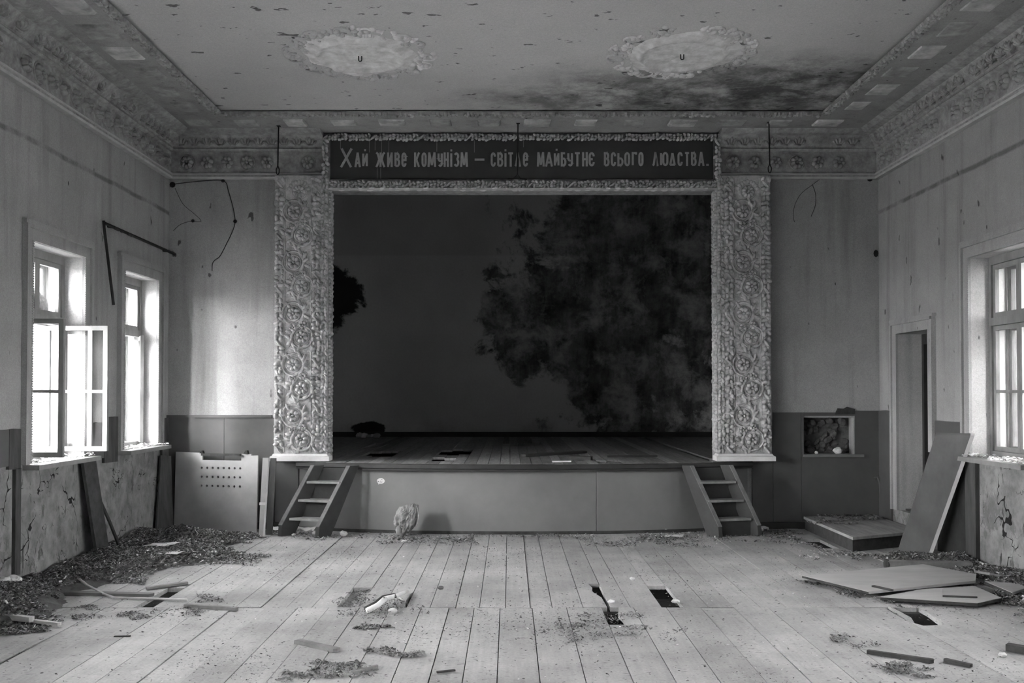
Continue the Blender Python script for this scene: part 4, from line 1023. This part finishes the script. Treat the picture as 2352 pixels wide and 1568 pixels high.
# ------------------------------------------------------------------ boards and sheets on the floor
def sheet(name, label, cat, corners, t_, mat, z=.02, edge=None, lift=None):
    P_ = [on_z(u, v, z + t_) for u, v in corners]; c = sum(P_, Vector()) / len(P_)
    o = thing(name, label, cat, (c.x, c.y, 0))
    L_ = lift or [0] * len(P_)
    P_ = [Vector((p.x, p.y, z + l)) for p, l in zip(P_, L_)]
    MB().prism(P_, (0, 0, t_)).obj('sheet', mat, o)
    if edge:
        for (i, j) in edge:
            d = (P_[j] - P_[i]).normalized(); nn = Vector((d.y, -d.x, 0)); MB().prism([P_[i], P_[j], P_[j] + Vector((0, 0, t_ - .004)), P_[i] + Vector((0, 0, t_ - .004))], nn * .004).obj('edge', M['plyedge'], o)
    return o
sheet('plywood_sheet', 'large pale plywood sheet lying flat near the right wall', 'sheet', [(1843, 1321), (1995, 1358), (2240, 1333), (2242, 1318), (2120, 1295)], .02, M['ply'], .035, [(0, 1)])
sheet('plywood_sheet', 'smaller pale board with dark front edge before the large sheet', 'sheet', [(2022, 1370), (2245, 1384), (2300, 1372), (2238, 1345), (2120, 1352)], .025, M['ply'], .02, [(0, 1), (1, 2)])
a, c = on_z(2040, 1306, .0), on_z(2235, 1310, .0)
bmx = thing('square_timber', 'square timber beam lying behind the large plywood sheet', 'beam', tuple((a + c) / 2))
d = (c - a).normalized(); nn = Vector((-d.y, d.x, 0))
MB().prism([a, c, c + Vector((0, 0, .07)), a + Vector((0, 0, .07))], nn * .09).obj('timber', M['stick'], bmx)
MB().blob(a + nn * .045 + Vector((0, 0, .035)), d * .03, nn * .06, (0, 0, .05), 8, 3).obj('splintered_end', M['plyedge'], bmx)
def stick(label, pts, r, mat, cat='stick', name='stick', n=6):
    P_ = [on_z(p[0], p[1], p[2] if len(p) > 2 else r * 1.1) for p in pts]
    return tag(MB().tube(P_, r, n).obj(name, mat), label, cat)
def slat(label, p0, p1, w_, t_, mat, name='slat', cat='slat', z=.003, tilt=0.0):
    a, c = on_z(p0[0], p0[1], z), on_z(p1[0], p1[1], z)
    return loose(name, label, cat, a[:2], c[:2], w_, t_, z, mat, tilt)
stick('long bent pale rod, one end raised over the left leaf pile', [(156, 1309, .10), (200, 1343, .05), (240, 1364, .02), (262, 1372, .012), (330, 1374, .012), (430, 1377, .012)], .010, M['palestick'], 'rod', 'bent_rod')
slat('flat grey board lying under the bent rod on the left', (152, 1364), (352, 1369), .07, .022, M['board'], 'flat_board', 'board')
slat('short dark stick lying between litter, right of the bent rod', (425, 1394), (546, 1402), .035, .025, M['stick'], 'short_stick', 'stick')
slat('grey strip of wood lying across the far end of the long narrow hole', (335, 1353), (432, 1340), .045, .018, M['stick'], 'wood_strip', 'strip', .006)
slat('flat split slat lying alone on the left foreground floor', (683, 1476), (775, 1497), .055, .022, M['stick'], 'split_slat', 'slat')
slat('long dark slat on the right foreground floor', (1992, 1500), (2145, 1522), .03, .022, M['plyedge'], 'dark_slat', 'slat')
slat('short broken dark slat just right of the long one', (2170, 1518), (2232, 1532), .03, .018, M['plyedge'], 'dark_slat', 'slat')
slat('dark block of wood at the right edge of the floor', (2313, 1492), (2360, 1500), .06, .04, M['plyedge'], 'wood_block', 'block')
slat('thin twig lying on the smaller plywood board', (2165, 1370, ), (2245, 1373), .012, .012, M['plyedge'], 'twig', 'twig', .047)
slat('short lath crossing the front corner of the large sheet', (2005, 1347), (2050, 1357), .03, .012, M['plyedge'], 'lath', 'lath', .056)
slat('tiny dark splinter on the bare left floor', (262, 1462), (300, 1461), .02, .006, M['plyedge'], 'splinter', 'splinter')
slat('dark splinter on the floor by the bottom middle', (1003, 1545), (1046, 1540), .022, .008, M['plyedge'], 'splinter', 'splinter')
slat('crooked twig on the debris at bottom left of middle', (808, 1549), (868, 1533), .018, .018, M['stick'], 'twig', 'twig')
stick('pale thin branch by the right wall, curving over the debris', [(2240, 1312, .05), (2275, 1318, .07), (2310, 1325, .05), (2350, 1338, .02)], .012, M['stick'], 'branch', 'branch')
sheet('plank_piece', 'short warped plank piece among debris at the right wall', 'plank', [(2262, 1334), (2325, 1360), (2356, 1350), (2345, 1340)], .02, M['ply'], .03, [(0, 1)])
slat('pale stick half buried in leaves at the lower left edge', (-30, 1416), (75, 1428), .04, .035, M['palestick'], 'buried_stick', 'stick', .03)
slat('pale stick poking from leaves at lower left, nearest the bare floor', (78, 1429), (138, 1436), .03, .02, M['palestick'], 'buried_stick', 'stick', .02)
# birch bark on the sunk board
P_ = [on_z(843, 1402, .022), on_z(868, 1389, .05), on_z(884, 1375, .06), on_z(912, 1367, .055), on_z(935, 1357, .02)]
bk = thing('birch_branch', 'broken piece of white birch branch over the hole left of middle', 'branch', tuple(on_z(885, 1400, 0)))
MB().tube(P_[:3], [.021, .019, .020], 10).obj('log', M['birch'], bk, True)
MB().tube([P_[2] + Vector((.012, 0, .004)), P_[3], P_[4]], [.019, .016, .012], 10).obj('log', M['birch'], bk, True)
MB().tube([P_[3] + Vector((-.01, -.02, 0)), on_z(922, 1378, .0)], .012, 6).obj('twig', M['birch'], bk, True)
P2 = [p + Vector((-.02, .05, .0)) for p in P_]; MB().tube([P2[0], P2[1], P2[2], P2[3]], [.02, .021, .018, .008], 8).obj('dark_bark', M['plyedge'], bk, True)
p = on_z(902, 1409, 0); tag(MB().blob(p + Vector((0, 0, .02)), (.035, 0, 0), (0, .03, 0), (0, 0, .022), 9, 3).obj('cup', M['flake'], None, True), 'small pale rounded cup beside the birch branch', 'cup')
# crumpled bag against the stage front
c = on_z(935, 1229, 0); q = random.Random(12)
me = bpy.data.meshes.new('crumpled_sack'); bm = bmesh.new(); bmesh.ops.create_icosphere(bm, subdivisions=5, radius=1)
ax1 = Vector((.38, .1, .92)).normalized()
for v in bm.verts:
    p = v.co.copy(); n1 = noise.fractal(p * 1.6, .8, 2.0, 4); n2 = noise.noise(p * 4.5)
    k = 1 + .24 * n1 + .11 * n2 + .05 * noise.noise(p * 11)
    taper = .62 + .38 * (1 - abs(p.z + .1) ** 2)
    v.co = Vector((p.x * .125 * k * taper, p.y * .085 * k * taper, p.z * .185 * k))
    v.co = Matrix.Rotation(R(27), 3, 'Y') @ v.co
bm.to_mesh(me); bm.free(); me.materials.append(M['bag'])
zmin = min(v.co.z for v in me.vertices)
bag = thing('crumpled_sack', 'crumpled grey sack leaning against the stage front', 'sack', (c.x + .01, 10.62, 0))
place('sack', me, bag, (0, 0, -zmin))
rim = [Vector((c.x + .07 + .055 * math.cos(t) * .6 + .03, 10.60, .235 + .12 * math.sin(t))) for t in [R(-70 + 140 * i / 10) for i in range(11)]]
MB().tube(rim, [.006 + .004 * math.sin(i) ** 2 for i in range(11)], 6).obj('torn_rim', M['flake'], bag, True)
b = MB(); b.blob((c.x - .075, 10.575, .075), (.032, -.01, .02), (0, .02, 0), (-.012, 0, .05), 8, 3).blob((c.x - .05, 10.58, .035), (.03, 0, 0), (0, .025, 0), (-.01, 0, .035), 8, 3)
b.obj('torn_edge', M['ledge'], bag, True)
# sticker on the stage front
p = on_y(875, 1104, LIP(-1.5) + .098); xc = p.x; yy = lambda x: LIP(x) + .0985
st = thing('sticker', 'small oval white sticker on the stage front near the left steps', 'sticker', (xc, yy(xc), p.z))
el = [(xc + .046 * math.cos(2 * math.pi * i / 20), p.z + .032 * math.sin(2 * math.pi * i / 20)) for i in range(20)]; el[12:14] = [(xc - .03, p.z - .030), (xc - .028, p.z - .042)]
MB().prism([(x, yy(x) - .0012, z) for x, z in el], (0, .0012, 0)).obj('label', M['paper'], st)
for (x0, z0, x1, z1, t_) in ((.006, .014, .026, .010, .005), (-.036, -.004, -.018, -.014, .005), (-.006, -.014, .014, -.016, .005), (.012, -.013, .034, -.002, .004), (-.006, .004, -.002, -.012, .003)):
    b = MB().prism([(xc + x0, yy(xc) - .0045, p.z + z0), (xc + x1, yy(xc) - .0045, p.z + z1), (xc + x1, yy(xc) - .0045, p.z + z1 + t_), (xc + x0, yy(xc) - .0045, p.z + z0 + t_)], (0, .006, 0)); b.obj('mark', M['iron'], st)
# grey stuffing between the panes of the open window
b = MB(); q = random.Random(17)
for i in range(60):
    t = q.random(); y = 8.12 + .72 * t; b.blob((XL - .275 + q.uniform(-.02, .02), y, 2.335 + q.uniform(0, .19) * (1 - .35 * t)), (q.uniform(.02, .035), 0, 0), (0, q.uniform(.05, .09), q.uniform(-.02, .02)), (0, 0, q.uniform(.035, .06)), 7, 3)
stuff(tag(b.obj('window_stuffing', M['cloth'], None, True), 'grey wad of stuffing between upper panes of the open window', 'stuffing'))

# papers and plaster pieces
def paper(label, u, v, sx, sy, z=.01, mat='paper', name='paper_scrap', cat='paper', h=.012, seed=0):
    q = random.Random(seed + int(u)); p = on_z(u, v, z); n = 4
    b = MB(); V_ = []
    for i in range(n + 1):
        for j in range(n + 1):
            a, c = (i / n - .5) * sx, (j / n - .5) * sy
            V_.append((p.x + a + c * .3 + q.uniform(-.12, .12) * sx / n, p.y + c + q.uniform(-.12, .12) * sy / n, z + q.uniform(0, h)))
    m1 = n + 1
    b.add(V_ + [(x, y, zz - .003) for x, y, zz in V_], [(i * m1 + j, (i + 1) * m1 + j, (i + 1) * m1 + j + 1, i * m1 + j + 1) for i in range(n) for j in range(n)] + [(m1 * m1 + i * m1 + j, m1 * m1 + i * m1 + j + 1, m1 * m1 + (i + 1) * m1 + j + 1, m1 * m1 + (i + 1) * m1 + j) for i in range(n) for j in range(n)])
    return tag(b.obj(name, M[mat]), label, cat)
paper('wad of white papers lying under the bottom tread of left steps', 695, 1219, .26, .12, .03, h=.05)
paper('white papers on the floor between upright board and left steps', 632, 1216, .12, .10, .02, h=.04)
paper('flat pale sheet on the rubble before the right steps', 1548, 1231, .2, .14, .015, h=.012)
paper('pale slab of plaster on the leaf pile nearest the left wall', 371, 1250, .24, .20, .125, 'flake', 'plaster_slab', 'plaster', .01)
paper('white flake of plaster on the leaves left of the floor middle', 386, 1269, .26, .16, .085, 'paper', 'plaster_slab', 'plaster', .01)
paper('small white flake right beside the white plaster slab on leaves', 424, 1271, .13, .12, .065, 'flake', 'plaster_slab', 'plaster', .02)
def lump(label, u, v, r, mat='chip', name='plaster_lump', cat='plaster', seed=0, z=0, flat=.6, at=None):
    q = random.Random(seed + int(u)); p = at or on_z(u, v, z); me = bpy.data.meshes.new(name); bm = bmesh.new(); bmesh.ops.create_icosphere(bm, subdivisions=3, radius=1); r *= .78
    for vv in bm.verts:
        k = 1 + .14 * noise.noise(vv.co * 3.7 + Vector((0, u, 0))) + .32 * noise.noise(vv.co * 1.4 + Vector((seed + u, 0, 0))); vv.co = Vector((vv.co.x * r * k, vv.co.y * r * k * .8, vv.co.z * r * k * flat))
    zm = min(vv.co.z for vv in bm.verts); bm.to_mesh(me); bm.free(); me.materials.append(M[mat])
    return tag(place(name, me, None, (p.x, p.y, z - zm - .003)), label, cat)
lump('pale lump of plaster before the foot of left steps, right one', 789, 1231, .06, 'chip')
lump('pale lump of plaster under the left steps, beside left stringer', 675, 1230, .03, 'chip')
lump('white lump of plaster at the foot of the right stringer of left steps', 724, 1228, .045, 'flake')
lump('pale pebble of plaster before the grey sack', 928, 1246, .035, 'chip')
lump('standing white shard on rubble left of the right steps', 1511, 1222, .055, 'flake', flat=1.1)
lump('rounded white lump on rubble nearest the right steps', 1552, 1220, .06, 'flake', flat=.9)
lump('grey lump between the white shard and white lump', 1528, 1222, .05, 'chip', flat=.8)
lump('grey block of plaster on the floor right of the right steps', 1752, 1217, .09, 'chip', flat=.35)
lump('pale lump of plaster on top of the low platform', 1928, 1178, .045, 'flake', z=PZ + .004)
lump('white chip of plaster at the far rim of the torn narrow floor hole', 1404, 1384, .035, 'flake', flat=.5)
lump('white crumbled lump at the front rim of square floor hole', 1552, 1384, .04, 'flake', flat=.5)
lump('small white stone on bare boards before the square hole', 1452, 1331, .028, 'flake')
lump('pale lump of plaster on leaves at the far left, left one', 12, 1343, .07, 'chip', z=.08)
lump('pale lump of plaster on leaves at the far left, right one', 32, 1341, .075, 'chip', z=.08)
lump('white lump of plaster in the wall hatch', 1927, 1040, .07, 'flake', z=.872, flat=.7, at=Vector((3.87, YB + .02, .872)))
lump('tiny pale lump at the left end of the hatch ledge', 1874, 1042, .03, 'flake', z=.872, flat=.8, at=Vector((3.61, YB + .0, .872)))
lump('dark clod in the floor beside the small seam gap', 1012, 1353, .03, 'rubble')
lump('white crumb on the boards near the bottom right corner', 2303, 1508, .03, 'flake')
for nm in ('plaster_lump.014', 'plaster_lump.015'):
    pass

# ------------------------------------------------------------------ litter and rubble (uncountable)
def inside(poly, x, y):
    c = False; n = len(poly)
    for i in range(n):
        (x0, y0), (x1, y1) = poly[i], poly[i - 1]
        if (y0 > y) != (y1 > y) and x < (x1 - x0) * (y - y0) / (y1 - y0) + x0: c = not c
    return c
def bank(poly_px, hf, rad=.34, step=.06):
    """height of a bank of dirt inside a floor polygon, feathered to nothing at its rim"""
    poly = [tuple(on_z(u, v, 0)[:2]) for u, v in poly_px]; c = {}
    def f(x, y):
        k = (round(x / step), round(y / step))
        if k not in c:
            X, Y = k[0] * step, k[1] * step
            n = sum(inside(poly, X + r_ * math.cos(a_), Y + r_ * math.sin(a_)) or X + r_ * math.cos(a_) < XL or X + r_ * math.cos(a_) > XR for r_ in (rad * .4, rad) for a_ in [i * math.pi / 4 for i in range(8)]) / 16
            c[k] = hf(X, Y) * max(0, (n - .45) / .55) ** .8
        return c[k]
    return f
nz_ = lambda x, y, s=2.0, o=0.0: noise.noise(Vector((x * s, y * s, 7.3 + o)))
def litter(name, label, cat, poly_px, n, size, mat, height=lambda x, y: 0.0, dens=None, seed=1, flat=.5, z0=.004, zpx=0.0):
    q = random.Random(seed); poly = [tuple(on_z(u, v, zpx)[:2]) for u, v in poly_px]
    xs_, ys_ = [p[0] for p in poly], [p[1] for p in poly]; b = MB(); k = 0; tries = 0
    rg = max(.10, .22 * min(1.0, (max(xs_) - min(xs_)) / 1.6))
    while k < n and tries < n * 40:
        tries += 1; x, y = q.uniform(min(xs_) - rg, max(xs_) + rg), q.uniform(min(ys_) - rg, max(ys_) + rg)
        jx = rg * (1.6 * nz_(x, y, 2.3, 1) + .9 * nz_(x, y, 7, 4)); jy = rg * 1.5 * (1.6 * nz_(x, y, 2.3, 9) + .9 * nz_(x, y, 7, 14))
        if x < XL + .07 or x > XR - .07 or y > YB - .3 and z0 < .1 and zpx == 0 and y > YB - .12 or not inside(poly, x + jx, y + jy): continue
        if zpx == 0 and y > LIP(max(AX0, min(AX1, x))) + .02 and AX0 < x < AX1: continue
        if z0 < .1 and x > 3.40 and y > front_y(x) - .04: continue
        if dens and q.random() > dens(x, y): continue
        k += 1; s_ = size * q.choice((.35, .5, .6, .8, 1.0, 1.5)); a = q.uniform(0, 6.28); z = z0 + height(x, y) * q.uniform(.85, 1.1) + s_ * .1
        d1 = Vector((math.cos(a), math.sin(a), q.uniform(-flat, flat))) * s_; d2 = Vector((-math.sin(a), math.cos(a), q.uniform(-flat, flat))) * s_ * q.uniform(.3, .8); up = Vector((0, 0, s_ * q.uniform(.1, .5)))
        c = Vector((x, y, z + abs(d1.z) * .5 + abs(d2.z) * .5))
        k1, k2 = q.uniform(-.8, .8), q.uniform(-.8, .8); b.add([c - d1, c + d2 + d1 * k1 + up * .3, c + d1, c - d2 + d1 * k2, c + up], [(0, 3, 4), (3, 2, 4), (2, 1, 4), (1, 0, 4)])
    return stuff(tag(b.obj(name, mat), label, cat))
def hfun(cx, cy, amp, edge):
    def f(x, y):
        return max(0, amp * edge(x, y) * (.6 + .8 * noise.noise(Vector((x * 2.2, y * 2.2, 3)))))
    return f
LP = [(-160, 1420), (-40, 1330), (120, 1290), (270, 1240), (380, 1215), (470, 1222), (600, 1232), (560, 1250), (585, 1285), (560, 1302), (420, 1300), (330, 1318), (300, 1340), (140, 1362), (180, 1388), (120, 1400), (150, 1436), (-20, 1448), (-160, 1462)]
edgeL = lambda x, y: max(0, min(1, (-1.9 - (x + .0)) / 1.6))
hL = lambda x, y: max(0, .16 * edgeL(x, y) ** 1.3 * (.75 + .5 * nz_(x, y)))
hL = bank(LP, hL); hLt = lambda x, y: max(0, hL(x, y) - .02)
def mound(name, label, cat, poly_px, hf, mat, step=.06, amp=.02):
    poly = [tuple(on_z(u, v, 0)[:2]) for u, v in poly_px]; xs_, ys_ = [p[0] for p in poly], [p[1] for p in poly]
    b = MB(); x0, y0 = max(min(xs_), XL + .012), min(ys_); nx = int((min(max(xs_), XR - .08) - x0) / step); ny = int((min(max(ys_), YB - .05) - y0) / step)
    h = {}
    for i in range(nx + 1):
        for j in range(ny + 1):
            x, y = x0 + i * step, y0 + j * step
            if inside(poly, x, y): h[i, j] = hf(x, y) - .022 + amp * nz_(x, y, 9)
            else: h[i, j] = -.03
    b.v = [(x0 + i * step, y0 + j * step, h[i, j]) for i in range(nx + 1) for j in range(ny + 1)]
    m1 = ny + 1
    b.f = [(i * m1 + j, (i + 1) * m1 + j, (i + 1) * m1 + j + 1, i * m1 + j + 1) for i in range(nx) for j in range(ny) if max(h[i, j], h[i + 1, j], h[i, j + 1], h[i + 1, j + 1]) > .0]
    o = b.obj(name, mat, None, True)
    bm = bmesh.new(); bm.from_mesh(o.data); bmesh.ops.delete(bm, geom=[v for v in bm.verts if not v.link_faces], context='VERTS'); bm.to_mesh(o.data); bm.free()
    return stuff(tag(o, label, cat))
mound('dirt_mound', 'dark bank of dirt along the foot of the left wall', 'dirt', LP, lambda x, y: hL(x, y) - .018, M['rubble'])
litter('leaf_litter', 'thick dark pile of leaves and flakes along the left wall', 'litter', LP, 60000, .0105, M['litter'], hLt, lambda x, y: .12 + 1.0 * edgeL(x, y) + .8 * nz_(x, y, 2.6) + .5 * nz_(x, y, 8), 2, .7)
litter('plaster_debris', 'pale plaster flakes scattered over the left leaf pile', 'debris', LP, 1200, .012, M['chip'], hLt, None, 3, .6, .012)
RP = [(1800, 1222), (1850, 1255), (1930, 1262), (2060, 1275), (2230, 1285), (2500, 1320), (2500, 1470), (2330, 1420), (2250, 1400), (2330, 1365), (2240, 1335), (2130, 1296), (2030, 1286), (1960, 1288), (1880, 1275), (1800, 1250)]
edgeR = lambda x, y: max(0, min(1, (x - 3.2) / 1.0))
hR = lambda x, y: max(0, .13 * edgeR(x, y) ** 1.2 * (.7 + .5 * nz_(x, y)))
hR = bank(RP, hR); hRt = lambda x, y: max(0, hR(x, y) - .02)
mound('dirt_mound', 'dark bank of dirt along the foot of the right wall', 'dirt', RP, lambda x, y: hR(x, y) - .018, M['rubble'])
litter('leaf_litter', 'dark leaves and flakes heaped along the right wall', 'litter', RP, 30000, .0105, M['litter'], hRt, lambda x, y: .12 + .9 * edgeR(x, y) + .8 * nz_(x, y, 2.6) + .5 * nz_(x, y, 8), 5, .7)
litter('plaster_debris', 'pale flakes scattered over the right wall debris', 'debris', RP, 1300, .012, M['chip'], hRt, None, 6, .6, .012)
BP = [(620, 1222), (700, 1224), (800, 1224), (1000, 1228), (1300, 1226), (1600, 1222), (1760, 1218), (1850, 1222), (1850, 1235), (1700, 1240), (1550, 1252), (1350, 1250), (1230, 1236), (1130, 1240), (950, 1250), (850, 1236), (640, 1234)]
litter('rubble_strip', 'line of crumbs and rubble along the foot of the stage', 'rubble', BP, 6000, .012, M['litter'], lambda x, y: .006, lambda x, y: .45 + .8 * nz_(x, y, 3), 8, .6)
litter('plaster_debris', 'pale crumbs scattered along the foot of the stage', 'debris', BP, 450, .013, M['chip'], lambda x, y: .004, None, 9, .6)
FP = [(-300, 1568), (-300, 1400), (300, 1330), (600, 1240), (1800, 1240), (2000, 1290), (2700, 1400), (2700, 1568), (2800, 1640), (-400, 1640)]
litter('floor_crumbs', 'small dark flakes scattered all over the floor boards', 'crumbs', FP, 13000, .007, M['litter'], lambda x, y: 0, lambda x, y: max(.03, .12 + 1.5 * max(0, nz_(x, y, 1.3)) * (1 if y < 7.6 else .5)), 10, .35, .003)
litter('floor_chips', 'tiny white paint chips scattered on the floor boards', 'chips', FP, 1100, .007, M['flake'], lambda x, y: 0, lambda x, y: .2 + .8 * max(0, nz_(x, y, 1.3)), 12, .4, .003)
def patch(label, poly, n, seed, hh=.003, sz=.008, name='litter_patch'):
    cx = sum(p[0] for p in poly) / len(poly); cy = sum(p[1] for p in poly) / len(poly); c = on_z(cx, cy); n = int(n * .62); rad = max((on_z(*p) - c).length for p in poly)
    return litter(name, label, 'litter', poly, n, sz, M['litter'], lambda x, y: hh * max(0, 1 - (Vector((x, y, 0)) - c).length / rad), lambda x, y: .3 + .9 * nz_(x, y, 6, seed) + .4 * nz_(x, y, 14, seed), seed, .6, .003)
patch('dark leaf patch around the sunk board and birch branch', [(770, 1372), (860, 1368), (900, 1385), (970, 1395), (960, 1412), (860, 1416), (780, 1412), (760, 1395)], 1870, 41, .03)
patch('oval patch of leaf crumbs before the birch branch', [(830, 1432), (870, 1423), (905, 1428), (910, 1438), (870, 1442), (835, 1440)], 595, 42, .015, .010)
patch('leaf patch right of the bent rod on the left floor', [(440, 1372), (500, 1362), (545, 1378), (520, 1388), (450, 1385)], 680, 43)
patch('leaf patch before the long narrow hole at left', [(265, 1400), (330, 1395), (350, 1420), (300, 1435), (270, 1425)], 714, 44)
patch('leaf patch between the short stick and the long narrow hole', [(355, 1390), (430, 1398), (470, 1412), (430, 1425), (375, 1418)], 714, 45)
patch('thin leaf patch on bare boards at far left', [(170, 1410), (235, 1408), (240, 1422), (180, 1428), (160, 1420)], 442, 46)
patch('small leaf patch on the boards right of the left leaf pile', [(180, 1394), (225, 1390), (232, 1402), (185, 1404)], 306, 47)
patch('crumbs around the broken board hole right of middle', [(1260, 1432), (1340, 1415), (1450, 1400), (1480, 1440), (1560, 1450), (1550, 1475), (1420, 1470), (1280, 1470)], 1530, 48, .008, .010)
patch('crumbs under the long dark slat at lower right', [(2010, 1530), (2080, 1520), (2150, 1535), (2120, 1560), (2040, 1555)], 714, 49, .010, .011)
patch('crumb patch at bottom left of the middle seam', [(640, 1545), (760, 1535), (860, 1530), (850, 1560), (700, 1575), (620, 1572)], 1190, 50, .008, .011)
patch('crumb line before the split slat', [(800, 1500), (900, 1490), (1000, 1488), (1000, 1505), (860, 1512)], 765, 51, .008, .010)
patch('crumb patch left of the long dark slat', [(1935, 1455), (1985, 1460), (2010, 1485), (1960, 1495)], 442, 52, .008, .010)
patch('litter along the front of the two plywood sheets', [(1830, 1325), (1920, 1350), (2010, 1365), (2100, 1355), (2240, 1340), (2180, 1362), (2050, 1385), (2200, 1395), (2020, 1382), (1900, 1358)], 1530, 53, .010, .013)
litter('litter_patch', 'leaf crumbs lying in the sunk board hole left of middle', 'litter', [(815, 1350), (858, 1350), (815, 1412), (775, 1410)], 700, .010, M['litter'], lambda x, y: 0, None, 71, .5, -.022)
# window sill debris
def sill_debris(label, s, y0, y1, seed):
    q = random.Random(seed); W = XL if s < 0 else XR; b = MB()
    for i in range(160):
        y = q.uniform(y0 - .05, y1 + .08); x = W - s * q.uniform(-.12, .12); y = y if (W - x) * s > 0.05 else min(max(y, y0 + .05), y1 - .05); s_ = q.uniform(.008, .026); a = q.uniform(0, 6.28)
        d1 = Vector((math.cos(a), math.sin(a), q.uniform(-.4, .4))) * s_; d2 = Vector((-math.sin(a), math.cos(a), q.uniform(-.4, .4))) * s_ * .6; c = Vector((x, y, WZ0 + .004 + q.uniform(.0, .022))); up = Vector((0, 0, s_ * .4))
        b.add([c - d1, c + d2, c + d1, c - d2, c + up], [(0, 3, 4), (3, 2, 4), (2, 1, 4), (1, 0, 4)])
    return stuff(tag(b.obj('sill_debris', M['flake']), label, 'debris'))
sill_debris('flaked paint and plaster on the sill of the open window', -1, *WINS_L[1], 61)
sill_debris('flaked paint and plaster on the sill of the far left window', -1, *WINS_L[0], 62)
sill_debris('flaked paint and plaster on the sill of the right window', 1, *WINS_R[0], 63)
litter('platform_debris', 'dark dirt and crumbs over the back of low platform', 'debris', [(1860, 1187), (1930, 1166), (2075, 1160), (2085, 1190), (2000, 1200), (1920, 1205)], 900, .018, M['litter'], lambda x, y: .004, None, 64, .5, PZ + .004, PZ)
